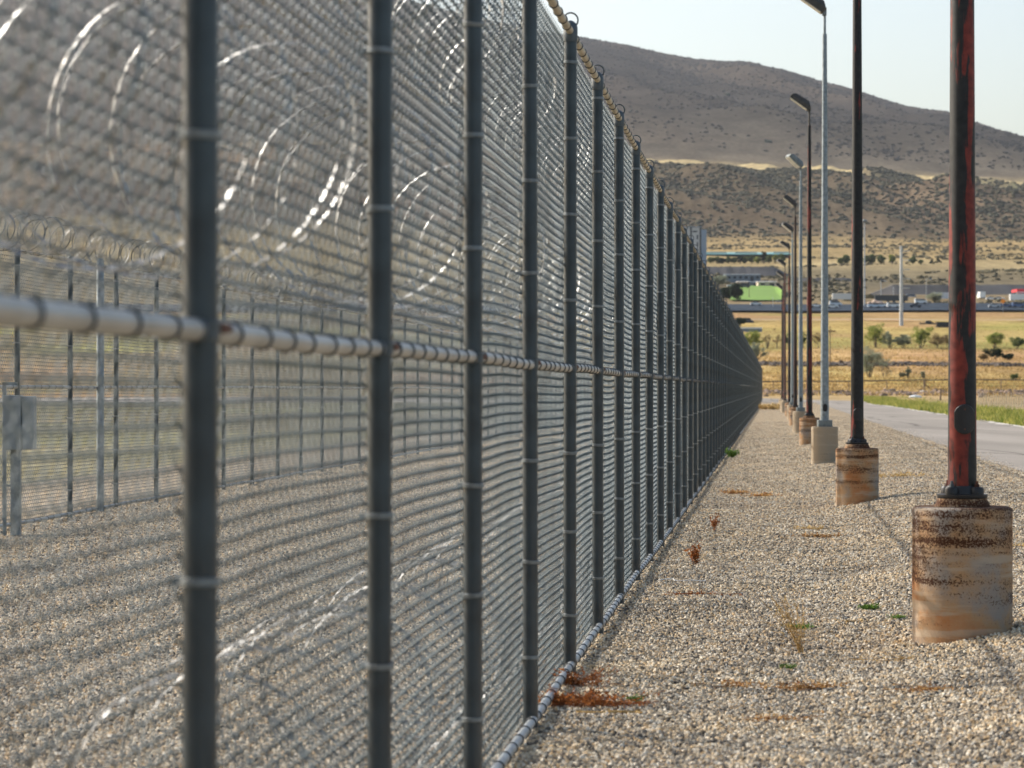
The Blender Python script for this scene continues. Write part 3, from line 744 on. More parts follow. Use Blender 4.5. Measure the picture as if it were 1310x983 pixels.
    MB().add(V1, [(0, 3, 2, 1), (0, 1, 5, 4), (1, 2, 6, 5), (2, 3, 7, 6), (3, 0, 4, 7)]).build('lens', M['lens'], ho)

# ------------------------------------------------------------------ cabinet on posts inside the yard
X0, Yc = (15-CX)/F*29.5, 29.5
rt = empty('electrical_cabinet', (X0, Yc, 0)); tag(rt, 'grey electrical cabinet on two steel posts in front of the second fence', 'electrical box')
sc_ = 29.5/F
def cx(p): return (p-15)*sc_
MB().box(cx(3.5), cx(8), -.02, .02, -.1, 1.607+(HY-489)*sc_).build('leg', M['galv'], rt)
MB().box(cx(14), cx(26), -.03, .07, -.1, 1.607+(HY-574)*sc_).build('leg', M['galv'], rt)
MB().box(cx(3.5), cx(22), -.02, .02, 1.607+(HY-493)*sc_, 1.607+(HY-489)*sc_).build('cross_bar', M['galv'], rt)
MB().box(cx(5), cx(26), -.015, .015, 1.607+(HY-623)*sc_, 1.607+(HY-620)*sc_).build('cross_bar', M['galv'], rt)
e1 = MB().box(cx(8), cx(31), -.22, -.025, 1.607+(HY-576)*sc_, 1.607+(HY-506)*sc_).build('enclosure', M['cabinet'], rt, bevel=.008)
MB().box(cx(9), cx(30), -.232, -.222, 1.607+(HY-574)*sc_, 1.607+(HY-508)*sc_).build('door', M['cabinet'], e1)
e2 = MB().box(cx(31.5), cx(47), -.18, -.0, 1.607+(HY-575)*sc_, 1.607+(HY-507)*sc_).build('enclosure', M['cabinet2'], rt, bevel=.008)

# ------------------------------------------------------------------ weeds and litter near the fence
def weed(name, label, px_, py_, w, h, n, mat, seed, flat=False, leafs=6, ls=.012, lean=(0, 0), cat='weed', group=None, tw=.0016):
    Yw = CZ*F/(py_-HY)
    for _ in range(6):
        Xw = (px_-CX)/F*Yw; z = float(terrain_z(np.array(Xw), np.array(Yw))); Yw = (CZ-z)*F/(py_-HY)
    Xw = (px_-CX)/F*Yw
    rg = np.random.RandomState(seed); mb_v = []; mb_f = []
    paths = []; lv = []
    for k in range(n):
        a = rg.uniform(0, 6.28); rr = math.sqrt(rg.rand()); 
        end = np.array([math.cos(a)*rr*w/2+lean[0], math.sin(a)*rr*w/2*(.5 if flat else 1)+lean[1], h*rg.uniform(.45, 1)])
        st = np.array([rg.normal(0, .01), rg.normal(0, .01), 0]) if not flat else np.array([math.cos(a)*w/2*rg.uniform(-.8, .6), rg.normal(0, w*.08), rg.uniform(0, h*.3)])
        if flat: end = st+np.array([rg.normal(.0, .12)*1.0, rg.normal(0, .07), rg.uniform(-.02, h*.7)]); end[2] = max(.01, end[2])
        pts = []
        for q in range(6):
            t = q/5.; p_ = st*(1-t)+end*t; p_ = p_+np.array([rg.normal(0, .008), rg.normal(0, .008), (.0 if flat else math.sin(t*3.14)*h*.08)])*(1 if q else 0)
            p_[2] = max(.004, p_[2]); pts.append(p_)
        paths.append(pts)
        for _ in range(leafs):
            t = rg.uniform(.25, 1); i0 = min(4, int(t*5)); b_ = pts[i0]*(1-(t*5-i0))+pts[i0+1]*(t*5-i0)
            d1 = rg.normal(0, 1, 3); d1 /= np.linalg.norm(d1); d2 = rg.normal(0, 1, 3); d2 = np.cross(d1, d2); d2 /= np.linalg.norm(d2)
            l_ = ls*rg.uniform(.5, 1.5)
            b_ = b_+rg.normal(0, ls*.5, 3); b_[2] = max(.004, b_[2])
            lv.append([b_-d2*l_*.25, b_+d1*l_*.5-d2*l_*.3, b_+d1*l_*1.1, b_+d1*l_*.5+d2*l_*.3])
    Vt, Qt = tubes(np.array(paths), tw, 4, (.3, 1, .2), caps=False)
    lvv = np.array(lv).reshape(-1, 3); lq = np.arange(len(lvv)).reshape(-1, 4)+len(Vt)
    o = obj(name, arr_mesh(name, np.concatenate([Vt, lvv]), np.concatenate([Qt, lq]), mat, False))
    o.location = (Xw, Yw, z+.008)
    return tag(o, label, cat, group)
weed('dead_weed', 'large heap of rust brown dead weed against the bottom rail near the camera', 748, 905, .62, .10, 90, M['weed_rust'], 1, True, 12, .016)
weed('dead_weed', 'rust brown dead weed caught at the foot of the fence post above the large heap', 742, 880, .34, .12, 40, M['weed_rust'], 2, True, 10, .015)
weed('fallen_stick', 'pale bare stick at the right end of the rust brown weed heap', 805, 914, .22, .02, 5, M['weed_straw'], 3, True, 1, .008, cat='stick', tw=.005)
weed('dead_weed', 'upright dark red dried weed in the gravel beside the fence', 889, 724, .11, .20, 16, M['weed_rust'], 4, False, 9, .03)
weed('dead_weed', 'small reddish dried weed farther along the fence, above the upright one', 914, 680, .11, .20, 12, M['weed_rust'], 5, False, 9, .026)
weed('dry_weed', 'sparse upright straw coloured weed in the middle of the gravel', 1025, 838, .40, .36, 26, M['weed_straw'], 6, False, 12, .010, lean=(-.10, 0))
weed('dead_weed', 'long flat orange weed stems lying on the gravel below the straw weed, left piece', 955, 880, .55, .03, 24, M['weed_orange'], 7, True, 8, .014)
weed('dead_weed', 'thicker flat orange weed lying on the gravel below the straw weed, right piece', 1045, 884, .42, .05, 32, M['weed_orange'], 8, True, 10, .015)
weed('dead_weed', 'thin orange weed sprig low in the gravel near the bottom of the picture', 990, 924, .40, .03, 16, M['weed_orange'], 9, True, 7, .014)
weed('dead_weed', 'orange sprig on the gravel in front of the nearest footing', 1190, 886, .26, .05, 14, M['weed_orange'], 10, True, 8, .014)
weed('green_weed', 'flat green weed patch in the gravel left of the nearest footing', 1112, 782, .20, .035, 60, M['weed_green'], 11, False, 12, .014)
weed('green_weed', 'few small green leaves at the left side of the nearest footing', 1148, 794, .14, .03, 26, M['weed_green'], 12, False, 10, .012)
weed('green_weed', 'small green leaves under the straw coloured weed', 1022, 806, .24, .03, 26, M['weed_green'], 13, False, 9, .012)
weed('green_weed', 'tiny green sprout in the gravel below the straw weed', 1010, 858, .12, .03, 12, M['weed_green'], 14, False, 8, .011)
weed('green_weed', 'green bush weed growing out from under the fence bottom far along', 936, 586, .40, .20, 60, M['weed_green'], 15, False, 10, .035)
weed('green_weed', 'small green sprout beside the rust brown weed heap', 812, 900, .10, .03, 14, M['weed_green'], 16, False, 8, .011)
weed('dead_weed', 'orange scrap of weed in the gravel midway between fence and lamp posts', 1055, 688, .55, .03, 34, M['weed_orange'], 17, True, 8, .022)
weed('dead_weed', 'straw coloured scatter of weed left of the orange scrap', 1035, 678, .50, .03, 20, M['weed_straw'], 18, True, 8, .022)
weed('dead_weed', 'orange weed patch near the fence in the middle distance', 940, 632, .6, .04, 40, M['weed_orange'], 19, True, 8, .03)
weed('dead_weed', 'second smaller orange weed patch right of the middle distance one', 978, 636, .5, .04, 26, M['weed_orange'], 20, True, 8, .03)
weed('dead_weed', 'orange crumbs of weed below the upright dark red weed', 888, 762, .16, .03, 12, M['weed_rust'], 21, True, 8, .016)
weed('dead_weed', 'faint straw coloured weed bits on the gravel in front of the nearest footing', 1165, 845, .9, .012, 22, M['weed_straw'], 31, True, 7, .013)
weed('dead_weed', 'pale straw litter on the gravel right behind the nearest footing', 1285, 700, .9, .02, 26, M['weed_straw'], 32, True, 7, .02)
weed('dead_weed', 'yellow straw litter behind the second footing', 1150, 610, 1.6, .03, 40, M['weed_straw'], 33, True, 7, .035)
weed('fallen_stick', 'thin bare twig lying on the gravel left of the nearest footing', 1100, 797, .5, .015, 4, M['weed_straw'], 22, True, 0+1, .006, cat='stick', tw=.006)
weed('dead_weed', 'tawny dry weeds at the far end of the verge by the fence corner', 985, 524, 3.2, .35, 90, M['weed_straw'], 23, False, 10, .16, tw=.01)
# white string
Ys = CZ*F/(746-HY); pts = []
for q in range(60):
    t = q/59.; pts.append((-.12+.36*t+.05*math.sin(t*9), .22*math.sin(t*5.5)*(1-t), .012+.004*math.sin(t*20)))
Vt, Qt = tubes(np.array(pts)[None], .0035, 4, (0, .1, 1))
o = obj('string', arr_mesh('string', Vt, Qt, M['white'])); o.location = ((862-CX)/F*Ys, Ys, .01); tag(o, 'loop of white string lying on the gravel next to the fence', 'string')

# ------------------------------------------------------------------ roadside grass, field tufts, hillside shrubs
def blades(name, label, pts, hgt, wid, mat, seed=0):
    rg = np.random.RandomState(seed); pts = np.array(pts); n = len(pts)
    a = rg.uniform(0, 6.28, n); h = hgt*rg.uniform(.4, 1.5, n)*(.75+.5*np.sin(pts[:, 0]*.9+pts[:, 1]*.21)*np.sin(pts[:, 1]*.13)); w = wid*rg.uniform(.6, 1.3, n)
    dx = np.cos(a)*w; dy = np.sin(a)*w; lx = rg.normal(0, .3, n)*h; ly = rg.normal(0, .3, n)*h
    b_ = np.stack([pts[:, 0]-dx, pts[:, 1]-dy, pts[:, 2]], -1); c_ = np.stack([pts[:, 0]+dx, pts[:, 1]+dy, pts[:, 2]], -1)
    t_ = np.stack([pts[:, 0]+lx, pts[:, 1]+ly, pts[:, 2]+h], -1)
    V = np.stack([b_, c_, t_], 1).reshape(-1, 3); Fc = np.arange(n*3).reshape(-1, 3)
    return tag(obj(name, arr_mesh(name, V, Fc, mat, False)), label, 'grass', kind='stuff')
rg = np.random.RandomState(3); pts = []
while len(pts) < 60000:
    Y = rg.uniform(70, 300); s = 8.95+abs(rg.normal(0, 2.6))
    X = s+SL*Y
    if fr(X, Y, .25, 3, 2.) < -.32+.06*(s-9): continue
    pts.append((X, Y, float(terrain_z(np.array(X), np.array(Y)))-.02))
blades('roadside_grass', 'bright green and yellow grass along the far edge of the road', pts, .30, .03, M['grass'], 1)
pts = []
while len(pts) < 50000:
    Y = 305+abs(rg.normal(0, 1))*180; X = rg.uniform(.02, .2)*Y
    if Y > 760: continue
    pts.append((X, Y, gz(X, Y)-.02))
blades('dry_field_grass', 'dry straw coloured grass covering the fields beyond the road', pts, .35, .10, M['weed_straw'] if False else leafmat('dry field grass', (.24, .16, .06), (.50, .35, .14), .1), 2)

def blob_field(name, label, P, Rr_, mat, seed=0):
    """many low rough shrubs in one object"""
    rg = np.random.RandomState(seed)
    t = (1+5**.5)/2
    iv = np.array([(-1, t, 0), (1, t, 0), (-1, -t, 0), (1, -t, 0), (0, -1, t), (0, 1, t), (0, -1, -t), (0, 1, -t), (t, 0, -1), (t, 0, 1), (-t, 0, -1), (-t, 0, 1)])/math.hypot(1, t)
    fc = np.array([(0, 11, 5), (0, 5, 1), (0, 1, 7), (0, 7, 10), (0, 10, 11), (1, 5, 9), (5, 11, 4), (11, 10, 2), (10, 7, 6), (7, 1, 8), (3, 9, 4), (3, 4, 2), (3, 2, 6), (3, 6, 8), (3, 8, 9), (4, 9, 5), (2, 4, 11), (6, 2, 10), (8, 6, 7), (9, 8, 1)])
    P = np.array(P); n = len(P); sc = Rr_*rg.uniform(.35, 1.0, (n, 1, 1))*np.array([1, 1, .6])*rg.uniform(.7, 1.4, (n, 1, 3))
    V = iv[None]*sc*rg.uniform(.6, 1.25, (n, 12, 1))+P[:, None, :]
    Fc = fc[None]+np.arange(n)[:, None, None]*12
    return tag(obj(name, arr_mesh(name, V.reshape(-1, 3), Fc.reshape(-1, 3), mat, False)), label, 'shrubs', kind='stuff')
P = []
while len(P) < 26000:
    Y = rg.uniform(2420, 3118); X = Y*rg.uniform(.02, .26)
    pr = .10+.9*max(0, min(1, (Y-2480)/500)); q_ = X+(Y-2300)*.55+60*fr(X, Y, 1/300., 2, 9.); gl = abs(mn.noise(Vector((q_/170., Y/1500., 3.3))))*2.6
    pr *= .15+1.0*min(1, gl)+.8*max(0, fr(X, Y, 1/90., 3, 77.))
    if rg.rand() > pr: continue
    P.append((X, Y, gz(X, Y)+.5))
blob_field('bluff_shrubs', 'dark green and grey shrubs covering the upper slope of the bluff', P, 2.9, leafmat('bluff shrub leaves', (.055, .056, .032), (.135, .125, .07), .015), 1)
P = []
while len(P) < 2600:
    Y = rg.uniform(1010, 2400); X = Y*rg.uniform(.05, .2)
    if fr(X, Y, 1/90., 3, 88.) < 0 or (1000 < Y < 1260 and 925 < CX+F*X/Y < 1012) or 925 < Y < 1000: continue
    P.append((X, Y, gz(X, Y)+.2))
blob_field('valley_scrub', 'low brown and olive scrub dotted over the valley floor below the bluff', P, 2.0, leafmat('scrub leaves', (.07, .065, .035), (.20, .17, .09), .05), 2)
P = []
while len(P) < 9000:
    Y = rg.uniform(3650, 6700); X = Y*rg.uniform(.015, .21)
    if rg.rand() > .35+1.2*max(-.2, fr(X+(Y-3500)*.3, Y*.4, 1/260., 4, 90.)): continue
    P.append((X, Y, gz(X, Y)+.3))
blob_field('mountain_scrub', 'fine dark scrub mottling the mountainside', P, 3.9, leafmat('mountain scrub leaves', (.020, .019, .017), (.05, .044, .034), .02), 8)
P = []
for _ in range(25):
    Y = rg.uniform(3700, 6500); X = Y*rg.uniform(.02, .2); P.append((X, Y, gz(X, Y)+1))
P.append(wp(962, 121, 5600)); P.append(wp(918, 143, 5300)); P[-1] = (P[-1][0], 5300, gz(P[-1][0], 5300)+4); P[-2] = (P[-2][0], 5600, gz(P[-2][0], 5600)+4)
blob_field('mountain_shrubs', 'few dark bushes scattered on the mountainside', P, 6.5, M['leaf_dark'], 3)
# dark stones and debris heap in front of the wire fence
P = []
for _ in range(900):
    Y = 318+rg.normal(0, 5); X = rg.uniform(25, 66); P.append((X, Y, gz(X, Y)+.02))
tag(blob_field('rubble', 'broken brown rubble and earth clods along the foot of the wire fence', P, .55, simple('earth clods', (.20, .14, .10), .95, 0, .6, .3), 4), cat='rubble')
P = []
for _ in range(900):
    X = rg.uniform(30, 86); Y = 452+rg.normal(0, 1.6); P.append((X, Y, gz(X, Y)+.1))
tag(blob_field('stone_bank', 'dark broken stone bank crossing the tan field', P, .6, simple('dark bank stone', (.09, .07, .055), .95, 0, .6, .3), 5), cat='stones')

# ------------------------------------------------------------------ trees and bushes
def tree(name, label, px_, py_, w_px, h_px, mat, seed, group=None, kind='bush', dens=1., cat=None, Yf=None, trunk_frac=.15):
    if Yf: X, Y = (px_-CX)/F*Yf, Yf; Z = gz(X, Y)
    else: X, Y, Z = hit(px_, py_)
    k = Y/F; W = w_px*k; Hh = h_px*k
    rg = np.random.RandomState(seed)
    W *= 1.15; root = empty(name, (X, Y, Z)); tag(root, label, cat or ('tree' if kind != 'bush' else 'bush'), group)
    nst = 1 if kind in ('tree', 'conifer') else rg.randint(4, 7)
    paths = []; rads = []; tips = []
    for q in range(nst):
        a = rg.uniform(0, 6.28); lean = (.12 if nst == 1 else .42)*W*rg.uniform(.3, 1)
        hh = Hh*(.8 if kind != 'conifer' else .97)*rg.uniform(.75, 1.)
        p0 = np.array([math.cos(a)*W*.03, math.sin(a)*W*.03, -.2]); p1 = np.array([math.cos(a)*lean, math.sin(a)*lean, hh])
        pp = [p0*(1-t)+p1*t+np.array([rg.normal(0, W*.015), rg.normal(0, W*.015), 0])*(t > 0) for t in np.linspace(0, 1, 6)]
        paths.append(pp); r0 = max(.05, Hh*.028*(1 if nst == 1 else .7)); rads.append([r0*(1-.8*t) for t in np.linspace(0, 1, 6)])
        for _ in range(7 if nst == 1 else 3):    # limbs
            t = rg.uniform(max(.25, trunk_frac), .9); i0 = min(4, int(t*5)); b_ = pp[i0]+(pp[i0+1]-pp[i0])*(t*5-i0)
            a2 = rg.uniform(0, 6.28); ll = W*.42*rg.uniform(.5, 1.)*(1-.5*t)
            e = b_+np.array([math.cos(a2)*ll, math.sin(a2)*ll, ll*rg.uniform(.35, .9)]); e[2] = min(e[2], Hh*.95)
            lp_ = [b_*(1-u)+e*u+np.array([0, 0, math.sin(u*3.14)*ll*.1]) for u in np.linspace(0, 1, 6)]
            paths.append(lp_); rads.append([r0*.45*(1-.8*u) for u in np.linspace(0, 1, 6)])
            tips.append(e); tips.append(lp_[3])
        tips.append(pp[-1]); tips.append(pp[4])
    Vt, Qt = tubes(np.array(paths), np.array(rads), 5, (.3, 1, .2), caps=False)
    obj('trunk', arr_mesh('trunk', Vt, Qt, M['bark']), root)
    ncl = int((44 if kind == 'bush' else 44)*dens); pts = []
    lsz = max(.16, .9/ (F/Y)*1.5)
    cl = []
    for q in range(ncl):
        if kind == 'conifer':
            t = rg.rand()**.8; rr = W/2*(1-t)*math.sqrt(rg.rand()); a = rg.uniform(0, 6.28)
            cl.append((np.array([math.cos(a)*rr, math.sin(a)*rr, Hh*(.12+.86*t)]), W*.16*(1.1-t)))
        elif kind == 'round':
            v = rg.normal(0, 1, 3); v /= np.linalg.norm(v); v *= rg.rand()**.33
            cl.append((np.array([v[0]*W*.42, v[1]*W*.42, Hh*.54+v[2]*Hh*.40]), W*.14))
        else:
            if q < len(tips) and rg.rand() < .8: c_ = tips[q]
            else:
                v = rg.normal(0, 1, 3); v /= np.linalg.norm(v); v *= rg.rand()**.4
                c_ = np.array([v[0]*W*.45, v[1]*W*.45, Hh*(.56+.40*v[2])])
            c_ = c_.copy(); c_[2] = max(c_[2], Hh*trunk_frac)
            cl.append((c_, W*rg.uniform(.08, .17)))
    nl = int(70*dens) if kind != 'round' else 120
    Vl = []
    for c_, rr in cl:
        d = rg.normal(0, 1, (nl, 3)); d /= np.linalg.norm(d, axis=1, keepdims=True); d *= (rg.rand(nl, 1)**.5)*rr
        b_ = c_+d*np.array([1, 1, .8]); b_[:, 2] = np.clip(b_[:, 2], .05, Hh)
        u = rg.normal(0, 1, (nl, 3)); u /= np.linalg.norm(u, axis=1, keepdims=True); v = np.cross(u, rg.normal(0, 1, (nl, 3))); v /= np.linalg.norm(v, axis=1, keepdims=True)
        l_ = lsz*rg.uniform(.5, 1.1, (nl, 1))
        Vl.append(np.stack([b_-u*l_*.5, b_+v*l_*.35, b_+u*l_*.6, b_-v*l_*.35], 1))
    Vl = np.concatenate(Vl).reshape(-1, 3)
    obj('crown' if kind != 'bush' else 'foliage', arr_mesh('crown', Vl, np.arange(len(Vl)).reshape(-1, 4), mat, False), root)
    return root
G1 = 'bushes along the ditch in the fields'
for i, (px_, py_, w, h, mt, nm, lab, kd, dn) in enumerate([
    (1121, 445, 30, 34, 'leaf_green', 'yellow_green_bush', 'large yellow green bush right of the black lamp post, leftmost of the field bushes', 'bush', 1.3),
    (1139, 446, 20, 22, 'leaf_grey', 'olive_bush', 'dull olive bush tucked against the large yellow green bush', 'bush', 1.),
    (1156, 446, 22, 20, 'leaf_grey', 'olive_bush', 'lower olive bush below the steel utility pole', 'bush', 1.),
    (1178, 446, 28, 30, 'leaf_green', 'yellow_green_bush', 'rounded yellow green bush between the steel utility pole and the nearest lamp post', 'bush', 1.3),
    (1198, 446, 24, 19, 'leaf_brown', 'dry_bush', 'brownish dry bush right of the rounded yellow green bush', 'bush', .9),
    (1213, 446, 18, 20, 'leaf_brown', 'dry_bush', 'dry bush partly hidden by the nearest lamp post', 'bush', .9),
    (1272, 446, 22, 22, 'leaf_green', 'green_bush', 'bright green bush right of the nearest lamp post', 'bush', 1.2),
    (1300, 447, 20, 17, 'leaf_mid', 'green_bush', 'darker green bush at the right edge of the field', 'bush', 1.1),
    (1272, 460, 26, 16, 'leaf_dark', 'dark_bush', 'low dark bush in front of the bright green one', 'bush', 1.2),
    (1290, 461, 14, 8, 'leaf_dark', 'dark_bush', 'small dark shrub right of the low dark bush', 'bush', 1.),
    (1258, 462, 14, 10, 'leaf_brown', 'dry_bush', 'small brown shrub beside the low dark bush', 'bush', .9),
    (1111, 483, 36, 40, 'leaf_grey', 'grey_green_bush', 'big grey green bush on a dark stem, right of the black lamp post', 'bush', 1.5),
    (1131, 484, 30, 30, 'leaf_grey', 'grey_green_bush', 'sparse grey green bush with bare stems right of the big one', 'bush', .55),
    (1161, 484, 9, 17, 'leaf_grey', 'small_shrub', 'narrow grey green shrub standing alone in the field', 'bush', .7),
    (1153, 484, 10, 8, 'leaf_grey', 'small_shrub', 'tiny low shrub at the foot of the narrow one', 'bush', .6),
    (1181, 485, 7, 11, 'leaf_grey', 'small_shrub', 'smallest upright shrub near the nearest lamp post', 'bush', .6),
    (1299, 486, 10, 8, 'leaf_mid', 'small_shrub', 'little dark green shrub at the right edge above the long rail', 'bush', .7),
    (981, 446, 16, 24, 'leaf_brown', 'bare_tree', 'thin nearly bare tree just right of the fence end', 'bush', .35),
    (993, 446, 18, 27, 'leaf_brown', 'bare_tree', 'taller nearly bare tree left of the brown lamp post', 'tree', .45),
    (1008, 446, 12, 22, 'leaf_mid', 'ditch_tree', 'small green tree between the farthest lamp posts', 'tree', .8),
    (1028, 446, 13, 22, 'leaf_mid', 'ditch_tree', 'small green tree behind the grey fifth lamp post', 'tree', .7),
    (1046, 446, 17, 24, 'leaf_brown', 'ditch_tree', 'dark stemmed tree between the red brown and grey lamp posts', 'tree', .7),
    (965, 446, 24, 26, 'leaf_green', 'fence_end_bush', 'olive green bush showing over the far end of the fence', 'bush', 1.2),
    (969, 462, 22, 26, 'leaf_grey', 'fence_end_bush', 'pale grey green bush touching the top of the fence end', 'bush', 1.1),
    (946, 418, 18, 12, 'leaf_dark', 'fence_end_bush', 'dark bush above the fence in front of the parked dark van', 'bush', 1.1),
]):
    tree(nm, lab, px_, py_, w, h, M[mt], 100+i, G1, kd, dn, trunk_frac=.35 if kd == 'tree' else .12)
ords = ['first', 'second', 'third', 'fourth', 'fifth', 'sixth', 'seventh', 'eighth', 'ninth', 'tenth', 'eleventh', 'twelfth', 'thirteenth']
xs_ = [909, 917, 924, 932, 939, 947, 953, 961, 969, 977, 984, 992, 1000]
hs_ = [8, 9, 7, 9, 8, 10, 9, 11, 9, 16, 11, 12, 13]
for i, (x, h) in enumerate(zip(xs_, hs_)):
    mt = 'leaf_dark' if i in (9, 2, 5) else ('leaf_green' if i in (8, 11) else 'leaf_mid')
    tree('row_tree', '%s tree from the left in the row below the long teal roofed building' % ords[i], x, 337.5, 9, h, M[mt], 200+i, 'trees below the teal roofed building', 'round', .8)
for i, (x, w, h, mt, kd, lab) in enumerate([(1075, 9, 9, 'leaf_mid', 'round', 'small tree right of the nearest grey lamp post at the bluff foot'), (1083, 10, 13, 'leaf_mid', 'round', 'taller tree left of the black lamp post at the bluff foot'),
        (1108, 8, 11, 'leaf_mid', 'round', 'first green tree right of the tall light mast'), (1115, 11, 13, 'leaf_mid', 'round', 'second green tree right of the tall light mast'), (1127, 10, 13, 'leaf_mid', 'round', 'third green tree right of the tall light mast'), (1141, 8, 14, 'leaf_green', 'round', 'lighter green tree left of the steel utility pole'),
        (1168, 10, 10, 'leaf_mid', 'round', 'round tree right of the steel utility pole'), (1178, 6, 6, 'leaf_mid', 'round', 'smallest tree between the round tree and the dark conifer'), (1192, 6, 7, 'leaf_dark', 'conifer', 'small dark conifer left of the larger one'), (1200, 8, 10, 'leaf_dark', 'conifer', 'larger dark conifer left of the nearest lamp post')]):
    tree('hill_foot_tree', lab, x, 338.5, w, h, M[mt], 230+i, 'trees at the foot of the bluff', kd, .8)
tree('round_tree', 'left one of two round dark trees beside the green lawn', 929, 385, 16, 18, M['leaf_dark'], 300, 'round dark trees', 'round', 1.4)
tree('round_tree', 'larger right one of two round dark trees beside the green lawn', 942, 386, 19, 24, M['leaf_dark'], 301, 'round dark trees', 'round', 1.5)
tree('olive_shrub', 'wide olive bush behind the highway, left of the nearest lamp post', 1196, 388, 22, 14, M['leaf_grey'], 302, None, 'bush', 1.2)
tree('pale_tree', 'pale green tree left of the low blue grey building', 921, 366, 20, 14, M['leaf_grey'], 303, None, 'round', 1.)

# ------------------------------------------------------------------ buildings and things far away
def at(px_, py_, Yf=None):
    if Yf: return (px_-CX)/F*Yf, Yf, CZ+(HY-py_)/F*Yf
    return hit(px_, py_)
# tall hotel-like block
Yb = 1480.; k = Yb/F
m_pan = simple('pale panel wall', (.52, .52, .50), .7, 0, .06, .05); m_blu = simple('blue grey panel wall', (.27, .34, .42), .6, 0, .06, .05)
X0, _, Z0 = wp(870, 352, Yb); root = empty('tower_block', (X0, Yb, Z0-2)); tag(root, 'tall pale multi storey block with dark vertical strips behind the fence top', 'building')
def bx(px0, px1, py0, py1, d0=0., d1=20.):   # local box from photo rectangle at this depth
    return ((px0-870)*k, (px1-870)*k, d0, d1, (352-py1)*k+2, (352-py0)*k+2)
MB().box(*bx(868, 897, 291, 356, 0, 22)).build('wall', m_pan, root)
MB().box(*bx(897.2, 904, 294, 356, 1, 22)).build('wall', m_blu, root)
for p in ((883, 885), (895, 897)):
    MB().box(*bx(p[0], p[1], 290.5, 356, -.35, -.01)).build('dark_strip', M['glass'], root)
for q in range(5):
    MB().box(*bx(891.3, 893, 301+9*q, 306.5+9*q, -.2, -.01)).build('window', M['glass'], root)
    MB().box(*bx(876, 879, 301+9*q, 306.5+9*q, -.2, -.01)).build('window', M['glass'], root)
MB().box(*bx(886, 892, 295.5, 297.3, -.25, -.01)).build('sign_band', M['dark'], root)
MB().box(*bx(867, 897.5, 290.4, 291.2, -.5, 22.5)).build('parapet', m_blu, root)
# long teal roof
Yb = 1720.; k = Yb/F; X0, _, Z0 = wp(955, 337, Yb)
root = empty('long_building', (X0, Yb, Z0)); tag(root, 'very long low building with a teal roof below the bluff', 'building')
m_teal = simple('teal metal roof', (.12, .30, .30), .5, 0, .05, .05); m_tealp = simple('pale teal roof sheet', (.36, .52, .50), .5, 0, .05, .05)
m_dwall = simple('dark brown wall', (.07, .06, .055), .8, 0, .3, .08)
def lb(px0, px1, py0, py1, d0, d1, c=955, b=337): return ((px0-c)*k, (px1-c)*k, d0, d1, (b-py1)*k, (b-py0)*k)
MB().box(*lb(893, 1011, 325.6, 342, 0, 30)).build('wall', m_dwall, root)
rf = MB(); x0, x1 = (891-955)*k, (1012-955)*k; z0_, z1_ = (337-325.4)*k, (337-321.4)*k
rf.add([(x0, -3, z0_), (x1, -3, z0_), (x1, 15, z1_), (x0, 15, z1_), (x0, 33, z0_), (x1, 33, z0_), (x0, -3, z0_-.5), (x1, -3, z0_-.5), (x1, 33, z0_-.5), (x0, 33, z0_-.5)],
       [(0, 1, 2, 3), (3, 2, 5, 4), (6, 7, 1, 0), (4, 5, 8, 9), (9, 8, 7, 6), (0, 3, 4, 9, 6), (1, 7, 8, 5, 2)])
ro = rf.build('roof', m_teal, root)
for a_, b_ in ((904, 929), (940, 968), (989, 1008)):
    MB().box(*lb(a_, b_, 322.6, 324.8, -3.3, -3.05)).build('fascia', m_tealp, ro)
for q in range(24):
    MB().box(*lb(896+4.8*q, 898.2+4.8*q, 329, 333, -.15, -.01)).build('window', M['glass'], root)
# embankments
def bank(name, px0, px1, pyt, pyb, Yb, mat, seed):
    n = 60; V = []; 
    for q in range(n+1):
        t = q/n; p = px0+(px1-px0)*t; e = min(1, t*6, (1-t)*6)
        wob = .7*fr(p, seed, .12, 3)
        pt = pyb-(pyb-pyt)*e+wob*e
        X = (p-CX)/F*Yb
        zt = CZ+(HY-pt)/F*Yb; zb = CZ+(HY-pyb)/F*Yb-2
        V += [(X, Yb-(zt-zb)*1.2, zb), (X, Yb, zt), (X, Yb+8, zt), (X, Yb+8+(zt-zb)*1.5, zb)]
    Fs = []
    for q in range(n):
        a = q*4; b_ = a+4
        for r_ in range(3): Fs.append((a+r_, b_+r_, b_+r_+1, a+r_+1))
    o = MB().add(V, Fs).build(name, mat, None, smooth=True); return tag(o, kind='structure')
m_slag = simple('dark slag bank', (.105, .098, .092), .95, 0, .4, .08)
bank('railway_embankment', 880, 1012, 341.5, 353, 1400, m_slag, 1)
bank('gravel_embankment', 1088, 1420, 364.5, 386, 1120, m_slag, 2)
bank('far_embankment', 1000, 1100, 356, 361, 1300, m_slag, 3)
